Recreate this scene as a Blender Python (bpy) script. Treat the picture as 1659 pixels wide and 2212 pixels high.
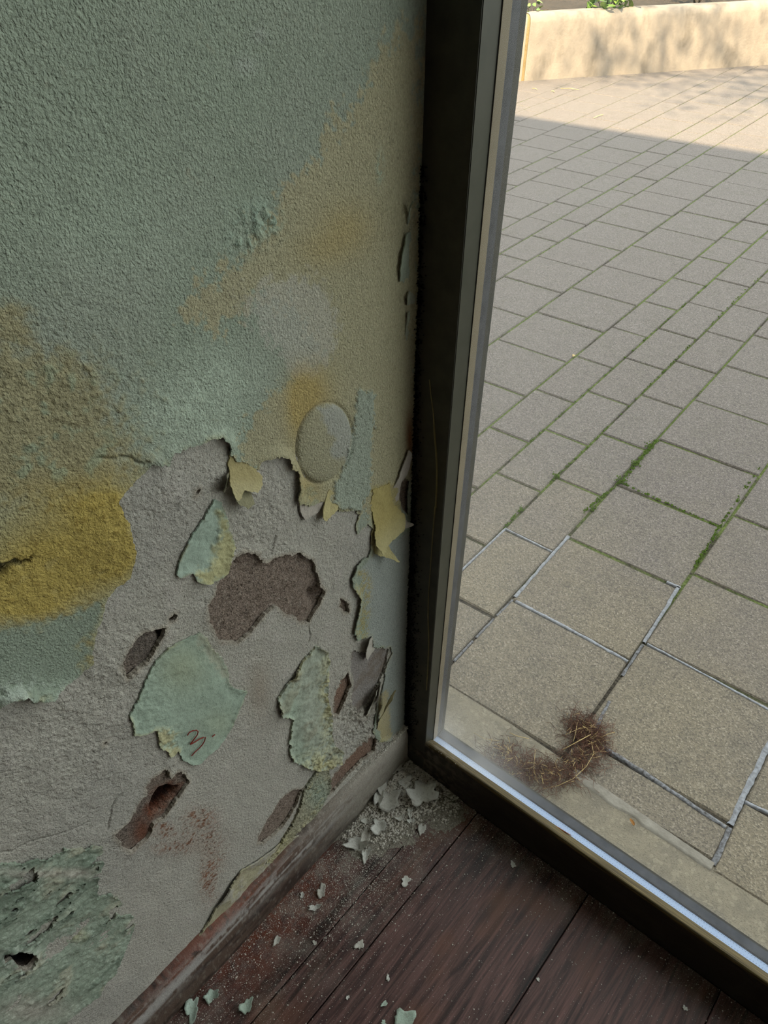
import bpy, bmesh, math, random
import numpy as np
from mathutils import Vector, Matrix

# ------------------------------------------------------------------ camera, world, sun, exposure
for o in list(bpy.data.objects): bpy.data.objects.remove(o)
scene = bpy.context.scene
COL = scene.collection
W_PX, H_PX = 1659.0, 2212.0
F, CX, CY = 1424.7258, 829.5, 1388.26          # focal length and principal point in photo pixels
YAW, PITCH, ROLL, PAV_YAW = .7114, .8744, -.0112, .0336
CAM = np.array([.40688, -.525, 1.148])
_c, _s = math.cos, math.sin
FW = np.array([-_s(YAW)*_c(PITCH), _c(YAW)*_c(PITCH), -_s(PITCH)])
_r = np.array([_c(YAW), _s(YAW), 0.]); _u = np.cross(_r, FW)
RT = _c(ROLL)*_r + _s(ROLL)*_u; UP = -_s(ROLL)*_r + _c(ROLL)*_u
ROT = np.array([RT, -UP, FW])
cam = bpy.data.cameras.new('camera'); camo = bpy.data.objects.new('camera', cam); COL.objects.link(camo)
cam.sensor_fit = 'HORIZONTAL'; cam.sensor_width = 36.0; cam.lens = F/W_PX*36.0
cam.shift_y = (CY-H_PX/2)/W_PX; cam.clip_start = .02; cam.clip_end = 200
M = Matrix.Identity(4)
for i in range(3):
    M[i][0], M[i][1], M[i][2], M[i][3] = RT[i], UP[i], -FW[i], CAM[i]
camo.matrix_world = M
scene.camera = camo

SUN_DIR = Vector((.40, -.80, .92)).normalized()     # towards the sun
world = bpy.data.worlds.new('sky'); scene.world = world; world.use_nodes = True
bg = world.node_tree.nodes['Background']
bg.inputs[0].default_value = (.87, .91, .91, 1); bg.inputs[1].default_value = 1.8
sun = bpy.data.lights.new('sun', 'SUN'); sun.energy = 8.8; sun.angle = .014; sun.color = (1.0, .80, .54)
suno = bpy.data.objects.new('sun', sun); COL.objects.link(suno)
suno.location = (2, -4, 9); suno.rotation_euler = SUN_DIR.to_track_quat('Z', 'Y').to_euler()
vs = scene.view_settings
vs.view_transform = 'Standard'; vs.look = 'None'; vs.exposure = 0.67; vs.gamma = 1.0; vs.use_curve_mapping = False
scene.cycles.use_denoising = True
scene.cycles.max_bounces = 10; scene.cycles.diffuse_bounces = 5; scene.cycles.transparent_max_bounces = 24

random.seed(7)
rng = np.random.default_rng(11)

# ------------------------------------------------------------------ helpers
def hit(x, y, ax, v):
    d = ROT.T @ np.array([(x-CX)/F, (y-CY)/F, 1.0]); return CAM + d*(v-CAM[ax])/d[ax]
def wall_pt(x, y): P = hit(x, y, 0, 0.0); return (-P[1], P[2])            # photo pixel -> (distance from corner, height)
def floor_pt(x, y, z=0.0): P = hit(x, y, 2, z); return (P[0], P[1])
def tr(ox, oy, s, pts): return [(ox+x/s, oy+y/s) for x, y in pts]
def lin(r, g, b):
    f = lambda v: (v/255/12.92) if v/255 <= .04045 else ((v/255+.055)/1.055)**2.4
    return np.array([f(r), f(g), f(b)])
def sstep(a, b, x):
    t = np.clip((x-a)/(b-a), 0, 1); return t*t*(3-2*t)

def tag(o, label=None, cat=None, group=None, kind=None):
    if label: o['label'] = label
    if cat: o['category'] = cat
    if group: o['group'] = group
    if kind: o['kind'] = kind
    return o
def link(name, mesh, parent=None, mat=None):
    o = bpy.data.objects.new(name, mesh); COL.objects.link(o)
    if parent is not None: o.parent = parent
    if mat is not None and mesh is not None and len(mesh.materials) == 0: mesh.materials.append(mat)
    return o
def empty(name, loc=(0, 0, 0)):
    o = bpy.data.objects.new(name, None); COL.objects.link(o); o.location = loc; return o

def np_mesh(name, verts, quads, tris=None, smooth=True, cols=None):
    me = bpy.data.meshes.new(name)
    verts = np.asarray(verts, np.float32); quads = np.asarray(quads, np.int32).reshape(-1, 4)
    tris = np.zeros((0, 3), np.int32) if tris is None else np.asarray(tris, np.int32).reshape(-1, 3)
    nl = quads.size+tris.size; nf = len(quads)+len(tris)
    me.vertices.add(len(verts)); me.vertices.foreach_set('co', verts.ravel())
    me.loops.add(nl); me.loops.foreach_set('vertex_index', np.concatenate([quads.ravel(), tris.ravel()]).astype(np.int32))
    me.polygons.add(nf)
    st = np.concatenate([np.arange(len(quads))*4, quads.size+np.arange(len(tris))*3]).astype(np.int32)
    me.polygons.foreach_set('loop_start', st)
    me.polygons.foreach_set('use_smooth', np.full(nf, smooth, bool))
    if cols is not None:
        a = me.attributes.new('alb', 'FLOAT_COLOR', 'POINT')
        c4 = np.ones((len(verts), 4), np.float32); c4[:, :3] = cols
        a.data.foreach_set('color', c4.ravel())
    me.update(calc_edges=True)
    return me

class MB:                       # small mesh collector
    def __init__(self): self.v = []; self.f = []
    def add(self, v, f):
        n = len(self.v); self.v += [tuple(p) for p in v]; self.f += [tuple(i+n for i in q) for q in f]
    def box(self, x0, x1, y0, y1, z0, z1):
        self.add([(x0,y0,z0),(x1,y0,z0),(x1,y1,z0),(x0,y1,z0),(x0,y0,z1),(x1,y0,z1),(x1,y1,z1),(x0,y1,z1)],
                 [(0,3,2,1),(4,5,6,7),(0,1,5,4),(1,2,6,5),(2,3,7,6),(3,0,4,7)])
    def tube(self, pts, rad, n=5):
        pts = [Vector(p) for p in pts]; m = len(pts); base = len(self.v)
        for i, p in enumerate(pts):
            t = (pts[min(i+1, m-1)]-pts[max(i-1, 0)]).normalized()
            a = t.orthogonal().normalized(); b = t.cross(a)
            r = rad[i] if isinstance(rad, (list, tuple)) else rad
            for k in range(n):
                an = 2*math.pi*k/n; self.v.append(tuple(p+(a*math.cos(an)+b*math.sin(an))*r))
        for i in range(m-1):
            for k in range(n):
                self.f.append((base+i*n+k, base+i*n+(k+1) % n, base+(i+1)*n+(k+1) % n, base+(i+1)*n+k))
        self.f.append(tuple(base+k for k in range(n))[::-1]); self.f.append(tuple(base+(m-1)*n+k for k in range(n)))
    def mesh(self, name, smooth=False):
        me = bpy.data.meshes.new(name); me.from_pydata(self.v, [], self.f)
        if smooth: me.polygons.foreach_set('use_smooth', [True]*len(me.polygons))
        me.update(); return me
    def build(self, name, mat, parent=None, smooth=False): return link(name, self.mesh(name, smooth), parent, mat)

# ------------------------------------------------------------------ noise (numpy)
def vnoise(x, y, seed):
    g = np.random.default_rng(seed).random((256, 256)).astype(np.float32)
    xi = np.floor(x).astype(np.int32); yi = np.floor(y).astype(np.int32)
    fx = (x-xi).astype(np.float32); fy = (y-yi).astype(np.float32)
    fx = fx*fx*fx*(fx*(fx*6-15)+10); fy = fy*fy*fy*(fy*(fy*6-15)+10)
    xi &= 255; yi &= 255; x1 = (xi+1) & 255; y1 = (yi+1) & 255
    a = g[xi, yi]; b = g[x1, yi]; c = g[xi, y1]; d = g[x1, y1]
    return (a+(b-a)*fx)*(1-fy)+(c+(d-c)*fx)*fy
def fbm(x, y, size, octv, seed, gain=.5, rot=True):            # size = feature size in metres; result about -1..1
    s = 0; amp = 1; tot = 0
    for k in range(octv):
        f = 2.03**k/size; a = (.55+1.1*k+.37*seed) if rot else 0.0; ca, sa = math.cos(a)*f, math.sin(a)*f
        s = s+amp*(vnoise(x*ca-y*sa+17.3*k+seed*3.1, x*sa+y*ca+9.7*k+seed*1.7, seed*31+k)*2-1); tot += amp; amp *= gain
    return s/tot

# ------------------------------------------------------------------ materials
class NT:
    def __init__(self, name):
        self.m = bpy.data.materials.new(name); self.m.use_nodes = True
        self.t = self.m.node_tree; self.b = self.t.nodes['Principled BSDF']; self.out = self.t.nodes['Material Output']
    def n(self, typ, **kw):
        nd = self.t.nodes.new(typ)
        for k, v in kw.items(): setattr(nd, k, v)
        return nd
    def l(self, a, b): self.t.links.new(a, b)
    def coord(self, kind='Object', scale=(1, 1, 1), rot=(0, 0, 0), loc=(0, 0, 0)):
        tc = self.n('ShaderNodeTexCoord'); mp = self.n('ShaderNodeMapping')
        mp.inputs['Scale'].default_value = scale; mp.inputs['Rotation'].default_value = rot; mp.inputs['Location'].default_value = loc
        self.l(tc.outputs[kind], mp.inputs[0]); return mp.outputs[0]
    def geo(self, scale=(1, 1, 1), rot=(0, 0, 0), loc=(0, 0, 0)):
        g = self.n('ShaderNodeNewGeometry'); mp = self.n('ShaderNodeMapping')
        mp.inputs['Scale'].default_value = scale; mp.inputs['Rotation'].default_value = rot; mp.inputs['Location'].default_value = loc
        self.l(g.outputs['Position'], mp.inputs[0]); return mp.outputs[0]
    def noise(self, vec, scale, detail=3, rough=.5, dist=0):
        nd = self.n('ShaderNodeTexNoise'); nd.inputs['Scale'].default_value = scale; nd.inputs['Detail'].default_value = detail
        nd.inputs['Roughness'].default_value = rough; nd.inputs['Distortion'].default_value = dist
        self.l(vec, nd.inputs['Vector']); return nd.outputs['Fac']
    def voro(self, vec, scale, feature='F1', out='Distance'):
        nd = self.n('ShaderNodeTexVoronoi'); nd.feature = feature; nd.inputs['Scale'].default_value = scale
        self.l(vec, nd.inputs['Vector']); return nd.outputs[out]
    def ramp(self, fac, stops, interp='LINEAR'):
        nd = self.n('ShaderNodeValToRGB'); cr = nd.color_ramp; cr.interpolation = interp
        while len(cr.elements) > 1: cr.elements.remove(cr.elements[-1])
        for i, (p, c) in enumerate(stops):
            e = cr.elements[0] if i == 0 else cr.elements.new(p)
            e.position = p; e.color = tuple(c)[:3]+(1,) if hasattr(c, '__len__') else (c, c, c, 1)
        self.l(fac, nd.inputs[0]); return nd.outputs[0]
    def val(self, x, sock):
        if hasattr(x, 'is_output'): self.l(x, sock)
        else: sock.default_value = x
    def math(self, op, a, b=0.0, c=None, clamp=False):
        nd = self.n('ShaderNodeMath'); nd.operation = op; nd.use_clamp = clamp
        self.val(a, nd.inputs[0]); self.val(b, nd.inputs[1])
        if c is not None: self.val(c, nd.inputs[2])
        return nd.outputs[0]
    def mix(self, fac, a, b, mode='MIX'):
        nd = self.n('ShaderNodeMix'); nd.data_type = 'RGBA'; nd.blend_type = mode
        self.val(fac, nd.inputs[0])
        for x, i in ((a, 6), (b, 7)):
            if hasattr(x, 'is_output'): self.l(x, nd.inputs[i])
            else: nd.inputs[i].default_value = tuple(x)[:3]+(1,)
        return nd.outputs[2]
    def maprange(self, x, a, b, c=0., d=1.):
        nd = self.n('ShaderNodeMapRange'); nd.interpolation_type = 'SMOOTHSTEP'
        self.val(x, nd.inputs[0]); nd.inputs[1].default_value = a; nd.inputs[2].default_value = b
        nd.inputs[3].default_value = c; nd.inputs[4].default_value = d; return nd.outputs[0]
    def bump(self, h, dist, strength=1.0, prev=None):
        nd = self.n('ShaderNodeBump'); nd.inputs['Distance'].default_value = dist; nd.inputs['Strength'].default_value = strength
        self.l(h, nd.inputs['Height'])
        if prev is not None: self.l(prev, nd.inputs['Normal'])
        self.l(nd.outputs[0], self.b.inputs['Normal']); return nd.outputs[0]
    def done(self, color=None, rough=None, metal=None, spec=None):
        if color is not None:
            if hasattr(color, 'is_output'): self.l(color, self.b.inputs['Base Color'])
            else: self.b.inputs['Base Color'].default_value = tuple(color)[:3]+(1,)
        if rough is not None: self.val(rough, self.b.inputs['Roughness'])
        if metal is not None: self.b.inputs['Metallic'].default_value = metal
        if spec is not None: self.b.inputs['Specular IOR Level'].default_value = spec
        return self.m

def alb_mat(name, speck, speck_amt, bumps, rough=.85, spec=.25, fine=.12):
    """surface whose albedo layers are stored on the mesh, broken up by procedural grain and relief"""
    t = NT(name); at = t.n('ShaderNodeAttribute'); at.attribute_name = 'alb'
    p = t.geo()
    g = t.noise(p, speck, 4, .65)
    k = t.maprange(g, .30, .70, 1-speck_amt, 1+speck_amt)
    g2 = t.noise(p, speck*4.1, 2, .6); k2 = t.maprange(g2, .25, .75, 1-fine, 1+fine)
    mul = t.math('MULTIPLY', k, k2)
    cmb = t.n('ShaderNodeCombineColor')
    for i in range(3): t.l(mul, cmb.inputs[i])
    col = t.mix(1.0, at.outputs['Color'], cmb.outputs[0], 'MULTIPLY')
    prev = None
    for sc, dist, det in bumps:
        prev = t.bump(t.noise(p, sc, det, .55), dist, 1.0, prev)
    return t.done(col, rough, None, spec)

MAT = {}
MAT['render'] = alb_mat('brown_render', 620, .42, [(700, .0030, 3), (220, .003, 2)], .95, .1, .35)
MAT['skim'] = alb_mat('grey_skim_plaster', 420, .14, [(800, .0014, 3), (300, .0026, 3)], .92, .15, .16)
MAT['paint'] = alb_mat('peeling_green_paint', 420, .13, [(1100, .0007, 2), (500, .0020, 2)], .78, .3, .07)
MAT['patch'] = alb_mat('green_paint_remnant', 240, .08, [(700, .0005, 3), (150, .0012, 3)], .7, .3, .07)
MAT['crust'] = alb_mat('crusty_paint', 260, .16, [(600, .0022, 3), (190, .004, 3)], .85, .2, .15)
MAT['flake'] = alb_mat('loose_paint_flake', 260, .07, [(500, .0010, 3)], .75, .25, .08)

# ------------------------------------------------------------------ shared wall grid (u = distance from corner, z = height)
def axis(parts):
    a = [np.array([parts[0][0]])]
    for lo, hi, n in parts: a.append(np.linspace(lo, hi, n+1)[1:])
    return np.concatenate(a)
GU = axis([(-.004, .80, 670), (.80, .95, 30), (.95, 4.2, 12)])
GZ = axis([(-.01, .50, 425), (.50, 1.125, 560), (1.125, 1.25, 20), (1.25, 2.60, 8)])
NU, NZ = len(GU), len(GZ)
UU, ZZ = np.meshgrid(GU, GZ, indexing='ij')
UU = UU.astype(np.float32); ZZ = ZZ.astype(np.float32)
_q = np.stack([0*UU-CAM[0], -UU-CAM[1], ZZ-CAM[2]], -1)
_d = np.maximum(_q @ FW, .05)
PXI = np.clip((_q @ ROT[0])/_d*F+CX, -3000, 3000).astype(np.float32)      # where each wall point sits in the photo: used only to read traced marks
PYI = np.clip((_q @ ROT[1])/_d*F+CY, -3000, 4000).astype(np.float32)
del _q, _d

BIG = .03
def sdf(poly_px):
    """signed distance (m, negative inside) on the wall grid to a polygon traced in photo pixels"""
    P = np.array([wall_pt(x, y) for x, y in poly_px])
    D = np.full((NU, NZ), BIG, np.float32); par = np.zeros((NU, NZ), bool)
    n = len(P)
    for i in range(n):
        (u0, z0), (u1, z1) = P[i], P[(i+1) % n]
        a, b = np.searchsorted(GU, [min(u0, u1)-BIG, max(u0, u1)+BIG]); c, d = np.searchsorted(GZ, [min(z0, z1)-BIG, max(z0, z1)+BIG])
        if b > a and d > c:
            uu = UU[a:b, c:d]-u0; zz = ZZ[a:b, c:d]-z0; eu, ez = u1-u0, z1-z0
            t = np.clip((uu*eu+zz*ez)/(eu*eu+ez*ez+1e-12), 0, 1)
            np.minimum(D[a:b, c:d], np.hypot(uu-t*eu, zz-t*ez), out=D[a:b, c:d])
        lo, hi = min(z0, z1), max(z0, z1)
        c, d = np.searchsorted(GZ, [lo, hi])
        if d > c:
            uc = u0+(GZ[c:d]-z0)/(z1-z0)*(u1-u0)
            par[:, c:d] ^= (GU[:, None] < uc[None, :])
    return np.where(par, -D, D)

def blob(cx, cy, rx, ry, p=1.0):
    return np.exp(-(((PXI-cx)/rx)**2+((PYI-cy)/ry)**2)**p)
def soft(poly, w): return sstep(w, -w, sdf(poly)+(NZ_EDGE*1.0+NZ_FINE*1.1+NZ_GRAIN*.5)*w)

NZ_EDGE = fbm(UU, ZZ, .012, 4, 21, .6)
NZ_FINE = fbm(UU, ZZ, .0045, 3, 22, .6)
NZ_MID = fbm(UU, ZZ, .03, 4, 23)
NZ_BIG = fbm(UU, ZZ, .14, 4, 24)
NZ_STREAK = fbm(UU/4.0, ZZ, .011, 4, 25, .55, False)
NZ_GRAIN = fbm(UU, ZZ, .0030, 2, 26, .7)
RAG = NZ_EDGE*.0016+NZ_FINE*.0016+NZ_GRAIN*.0009

def sheet(name, D, h, col, mat, parent=None, thick=.001, warp=None):
    """sheet of plaster or paint: cells inside D<0, rim snapped onto the outline, lip of the given thickness"""
    Q = (D[:-1, :-1]+D[1:, :-1]+D[:-1, 1:]+D[1:, 1:]) < 0
    if not Q.any(): return None
    iu = np.where(Q.any(1))[0]; iz = np.where(Q.any(0))[0]
    a, b, c, d = iu[0], iu[-1]+2, iz[0], iz[-1]+2
    Q = Q[a:b-1, c:d-1]; U = UU[a:b, c:d].copy(); Z = ZZ[a:b, c:d].copy(); Dd = D[a:b, c:d]; hh = h[a:b, c:d]; cc = col[a:b, c:d]
    nu, nz = U.shape
    Qp = np.pad(Q, 1); vt = Qp[:-1, :-1].astype(int)+Qp[1:, :-1]+Qp[:-1, 1:]+Qp[1:, 1:]
    rim = (vt > 0) & (vt < 4)
    gu = np.gradient(Dd, axis=0)/np.maximum(np.gradient(U, axis=0), 1e-6); gz = np.gradient(Dd, axis=1)/np.maximum(np.gradient(Z, axis=1), 1e-6)
    g2 = np.maximum(gu*gu+gz*gz, .25)
    su = np.clip(Dd*gu/g2, -.0012, .0012); sz = np.clip(Dd*gz/g2, -.0012, .0012)
    ok = rim & (np.abs(Dd) < .01)
    U[ok] -= su[ok]; Z[ok] -= sz[ok]
    idx = -np.ones((nu, nz), np.int64); used = vt > 0
    idx[used] = np.arange(used.sum())
    X = hh[used]; Uv = U[used]; Zv = Z[used]
    if warp is not None: X, Uv, Zv = warp(X, Uv, Zv)
    V = np.stack([X, -Uv, Zv], 1); C = cc[used]
    i, j = np.where(Q)
    quads = np.stack([idx[i, j], idx[i, j+1], idx[i+1, j+1], idx[i+1, j]], 1)
    E = []
    k = Q & ~Qp[:-2, 1:-1]; i, j = np.where(k); E.append(np.stack([idx[i, j], idx[i, j+1]], 1))
    k = Q & ~Qp[2:, 1:-1]; i, j = np.where(k); E.append(np.stack([idx[i+1, j+1], idx[i+1, j]], 1))
    k = Q & ~Qp[1:-1, :-2]; i, j = np.where(k); E.append(np.stack([idx[i+1, j], idx[i, j]], 1))
    k = Q & ~Qp[1:-1, 2:]; i, j = np.where(k); E.append(np.stack([idx[i, j+1], idx[i+1, j+1]], 1))
    E = np.concatenate(E)
    rv, inv = np.unique(E.ravel(), return_inverse=True); inv = inv.reshape(-1, 2)
    low = V[rv].copy(); low[:, 0] -= thick; n0 = len(V)
    Vtop2 = V[rv]                                       # doubled rim so the lip keeps a crisp edge
    V = np.concatenate([V, Vtop2, low]); C = np.concatenate([C, C[rv], C[rv]*.92])
    nr = len(rv)
    sk = np.stack([n0+inv[:, 0], n0+nr+inv[:, 0], n0+nr+inv[:, 1], n0+inv[:, 1]], 1)
    me = np_mesh(name, V, np.concatenate([quads, sk]), None, True, np.clip(C, 0, 1))
    return link(name, me, parent, mat)

def c3(*xs): return np.array(xs)
def mixc(a, b, t): return a*(1-t[..., None])+b*t[..., None]
def flat(rgb): return np.broadcast_to(lin(*rgb).astype(np.float32), (NU, NZ, 3)).copy()

# ------------------------------------------------------------------ traced outlines (photo pixels)
k3 = lambda p: tr(200, 900, 2.37, p)
k4 = lambda p: tr(0, 900, 3.16, p)
k5 = lambda p: tr(200, 1350, 2.37, p)
k6 = lambda p: tr(0, 1600, 2.765, p)
k7 = lambda p: tr(600, 1350, 3.318, p)
HOLES = {
 'big': k3([(770,690),(850,705),(855,735),(890,745),(930,725),(985,710),(1060,700),(1130,740),(1145,800),(1165,870),(1190,890),(1165,960),(1130,1010),(1110,1050),(1060,1055),(1030,1020),(985,1015),(940,960),(880,1010),(800,1110),(740,1155),(690,1150),(650,1150),(610,1080),(590,1040),(590,970),(620,920),(640,850),(690,770),(740,710)]),
 'leaf': k3([(370,1075),(355,1110),(330,1170),(280,1250),(215,1305),(175,1340),(150,1290),(145,1270),(180,1200),(200,1165),(250,1110),(330,1085)]),
 'dot': k3([(425,1003),(420,1040),(395,1050),(390,1030),(405,1008)]),
 'dot2': k3([(540,365),(535,390),(518,402),(518,380)]),
 'rust': k6([(980,170),(1005,185),(1020,230),(1060,180),(1100,200),(1125,250),(1080,310),(1030,380),(970,460),(910,490),(900,530),(870,580),(820,620),(780,655),(730,630),(680,570),(670,545),(720,515),(770,470),(810,390),(830,350),(870,320),(865,270),(900,220)]),
 'low': k5([(1075,835),(1040,920),(980,1020),(930,1070),(870,1110),(840,1120),(850,1070),(900,980),(960,890),(1010,845)]),
 'corner': k7([(700,810),(690,900),(600,970),(500,1070),(400,1190),(330,1240),(340,1180),(380,1090),(450,990),(560,880),(640,800)]),
 'slot': k7([(500,340),(520,420),(470,540),(430,640),(390,640),(400,520),(440,400)]),
 'side': [(872,1030),(880,1040),(878,1110),(866,1100),(858,1070),(862,1040)],
 'black': [(4,2066),(18,2054),(34,2049),(52,2052),(74,2058),(76,2072),(62,2088),(44,2092),(36,2078),(22,2072),(6,2080)],
 'pock': k6([(615,5),(632,0),(626,14),(614,20)]),
 'nick': k3([(1265,930),(1300,950),(1310,1000),(1290,1005),(1260,965)]),
}
GREYHOLE = k7([(530,180),(600,200),(640,190),(700,175),(800,170),(760,330),(720,420),(640,560),(560,620),(520,560),(540,400),(520,300)])
PAINT_EDGE = (k4([(-60,1990),(60,1905),(130,1880),(200,1905),(300,1890),(330,1900),(400,1850),(480,1800),(510,1770),(560,1720),(620,1690),(640,1500),(680,1370),(700,1290),(720,1220),(740,1190),(780,1140),(860,1100),(870,1060),(885,1000),(890,920),(870,820),(850,720),(810,640),(780,580),(800,540),(860,470),(920,420),(970,380),(990,330),(1000,295),(1050,310),(1110,330),(1140,280),(1170,240),(1210,240),(1230,220)])
 + k3([(430,190),(470,160),(530,135),(590,108),(640,100),(675,115),(690,150),(690,190),(720,220),(760,225),(800,245),(838,265),(850,225),(900,205),(940,190),(975,205),(990,235),(1000,260),(1025,270),(1035,310),(1045,360),(1040,420),(1045,445),(1100,450),(1150,440),(1185,430),(1240,440),(1250,480),(1300,480),(1335,475),(1350,500),(1335,560),(1345,595),(1370,570),(1400,548),(1425,570),(1420,620),(1415,680),(1400,715),(1380,715),(1340,760),(1315,830),(1325,880),(1355,930),(1345,1000),(1330,1100),(1350,1140),(1420,1120),(1440,1180),(1520,1180)])
 + k7([(815,190),(790,250),(760,320),(765,380),(740,470),(700,560),(690,640),(680,700),(670,760),(720,830),(780,820),(820,835),(850,790),(880,720),(900,690)])
 + [(905,1558)])
PATCH = {
 'drop': k3([(610,415),(650,440),(680,510),(690,570),(720,640),(715,690),(690,740),(680,790),(640,830),(560,850),(520,830),(500,795),(440,815),(420,800),(440,700),(480,630),(540,540),(580,470)]),
 'three': k5([(500,60),(540,40),(580,70),(600,120),(660,170),(690,230),(690,290),(720,325),(780,335),(765,380),(740,440),(710,510),(680,570),(640,620),(590,660),(540,710),(500,715),(460,690),(430,640),(415,660),(390,675),(370,640),(340,620),(325,580),(320,530),(300,530),(270,550),(230,555),(200,550),(190,500),(185,450),(215,400),(245,330),(270,250),(310,190),(380,110),(430,90)]),
 'tall': k5([(1140,105),(1190,130),(1200,180),(1195,260),(1190,350),(1200,420),(1215,500),(1215,560),(1225,610),(1270,640),(1260,700),(1200,720),(1140,740),(1080,720),(1020,690),(1000,650),(1005,560),(1015,480),(960,460),(940,420),(945,370),(990,300),(1020,250),(1070,180)]),
 'crust': k7([(250,1060),(300,1010),(350,1020),(365,1100),(360,1170),(310,1290),(240,1380),(160,1440),(80,1530),(0,1610),(-60,1690),(-110,1700),(-20,1600),(20,1530),(90,1430),(140,1320),(180,1180),(215,1110)]),
 'strip': [(640,1800),(662,1808),(600,1885),(530,1950),(470,2010),(420,2065),(370,2120),(310,2190),(285,2212),(265,2230),(300,2170),(380,2080),(442,2000),(460,1965),(490,1915),(515,1880),(560,1850),(600,1820)],
 'ledge': [(-160,1985),(-110,1950),(-70,1900),(-20,1868),(38,1862),(75,1850),(128,1844),(134,1828),(160,1832),(215,1820),(217,1850),(208,1885),(205,1935),(235,1925),(258,1945),(245,1975),(290,1976),(286,2012),(262,2060),(240,2112),(205,2148),(150,2190),(110,2240),(20,2290),(-60,2280),(-120,2200),(-140,2100)],
}

# ------------------------------------------------------------------ wall: render base
wob = NZ_BIG*.0022
Dh = np.full((NU, NZ), BIG, np.float32)
for k, p in HOLES.items(): Dh = np.minimum(Dh, sdf(p))
Dg = sdf(GREYHOLE)
rg = RAG
base_h = wob-.0035+NZ_MID*.0010+NZ_FINE*.0004
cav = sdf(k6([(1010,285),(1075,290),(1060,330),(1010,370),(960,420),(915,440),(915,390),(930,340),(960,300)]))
base_h -= .016*sstep(.004, -.006, cav+NZ_EDGE*.002)
base_h -= .012*sstep(.002, -.003, np.minimum(sdf(HOLES['dot']), sdf(HOLES['dot2'])))
base_h -= .010*np.clip(blob(352, 1362, 9, 14)+blob(680, 1290, 10, 16)+blob(505, 1214, 8, 6), 0, 1)
base_h -= .020*sstep(.004, -.004, sdf(HOLES['black'])+RAG)
bc = flat((144, 129, 118)); bc = mixc(bc, lin(112, 98, 88), sstep(.1, .6, NZ_FINE))
bc = mixc(bc, lin(176, 164, 152), sstep(.30, .65, -NZ_GRAIN)*.5)
bc = mixc(bc, lin(20, 19, 19), sstep(.006, .0, sdf(HOLES['black'])+RAG))  # darkness inside the deep hole put into the colour
bc = mixc(bc, lin(100, 96, 92), np.clip(blob(310, 1400, 60, 70)+blob(290, 1770, 60, 70), 0, 1)*.6)
bc = mixc(bc, lin(120, 62, 34), np.clip(sstep(.012, -.004, cav+NZ_EDGE*.008)*.9+blob(310, 1800, 22, 34)*.7, 0, 1)*sstep(-.5, .3, NZ_MID+.3))
bc = mixc(bc, lin(26, 15, 12), sstep(.002, -.003, cav+RAG)*.95)  # shade in the depth of the rust cavity painted near black
bc = mixc(bc, lin(140, 108, 90), np.clip(blob(770, 1640, 60, 70)+blob(737, 1490, 20, 50), 0, 1)*.7)
D0 = np.where((UU > -.005) & (UU < 4.15) & (ZZ > -.005) & (ZZ < 2.59), -BIG, BIG).astype(np.float32)
vis = np.minimum(Dh, Dg)
# base is cut at full resolution only where the render coat shows; elsewhere a coarse slab carries it
wl = MB()
wl.box(-.20, -.036, -4.2, .004, -.02, 2.62)
wall_left = wl.build('wall_left', None)
tag(wall_left, kind='structure')
t = NT('wall_core'); wall_left.data.materials.append(t.done(lin(110, 100, 90), .95, None, .1))
sheet('render_coat', vis-.014, base_h, bc, MAT['render'], wall_left, .03)['label'] = 'coarse brown render showing in the broken spots'

# ------------------------------------------------------------------ wall: grey skim coat
skim_h = wob+.0008+NZ_MID*.0012+NZ_EDGE*.0006
rough_zone = np.clip(blob(120, 1640, 200, 120)+blob(350, 1080, 90, 90)+blob(230, 1450, 120, 120)+blob(560, 1120, 120, 80), 0, 1)
skim_h += rough_zone*(np.abs(NZ_FINE)*.0018+NZ_EDGE*.0009)
skim_h += np.clip(blob(785, 1550, 60, 120), 0, 1)*(np.abs(NZ_EDGE)*.008+NZ_FINE*.003+NZ_GRAIN*.0012)
skim_h += sstep(.012, 0, Dh)*(.0006+np.maximum(NZ_EDGE, 0)*.0016)
sc = flat((182, 178, 168))
sc = mixc(sc, lin(173, 170, 162), sstep(-.1, .5, NZ_BIG)*.7)
sc = mixc(sc, lin(190, 184, 176), sstep(.2, .7, NZ_MID)*.5)
sc = mixc(sc, lin(150, 136, 120), blob(560, 1490, 26, 60)*.6)
rust = np.clip(blob(430, 1765, 34, 22)+blob(350, 1790, 22, 14)*1.3+blob(425, 1815, 60, 26)*.8+blob(450, 1900, 20, 46)*.9+blob(460, 1850, 22, 34)*.7+blob(385, 1830, 50, 18)*.7, 0, 1)
sc = mixc(sc, lin(138, 92, 66), np.clip(rust*sstep(.0, .6, NZ_GRAIN*.8+NZ_FINE*.6+NZ_MID*.5)*.9+rust*.24, 0, .9))
sc = mixc(sc, lin(60, 34, 24), rust*sstep(.42, .62, NZ_GRAIN)*.7)
sc = mixc(sc, lin(158, 140, 118), sstep(.006, 0, Dh)*.35)
sc = mixc(sc, lin(140, 132, 120), np.clip(blob(780, 1540, 50, 130), 0, 1)*.6*sstep(-.2, .3, NZ_FINE+NZ_MID))
for cp in (k6([(640,520),(645,480),(660,430),(662,390),(690,340),(715,310)]), k3([(1048,440),(1055,490),(1072,528)]), k3([(915,705),(925,660),(935,610)]), k6([(0,665),(60,660),(200,590),(330,555),(430,520),(520,480)]), k5([(1110,0),(1115,60),(1105,90)]), k6([(1220,1108),(1260,1020),(1310,960),(1350,890),(1400,820)])):
    cq = sstep(.0013, 0, np.abs(sdf(cp+cp[::-1][1:-1]))+np.abs(NZ_FINE)*.0006); skim_h -= cq*.0022; sc = mixc(sc, lin(120, 112, 104), cq*.5)
pits = sstep(.50, .62, NZ_FINE*.8+NZ_EDGE*.5)*rough_zone
skim_h -= pits*.0016
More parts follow.
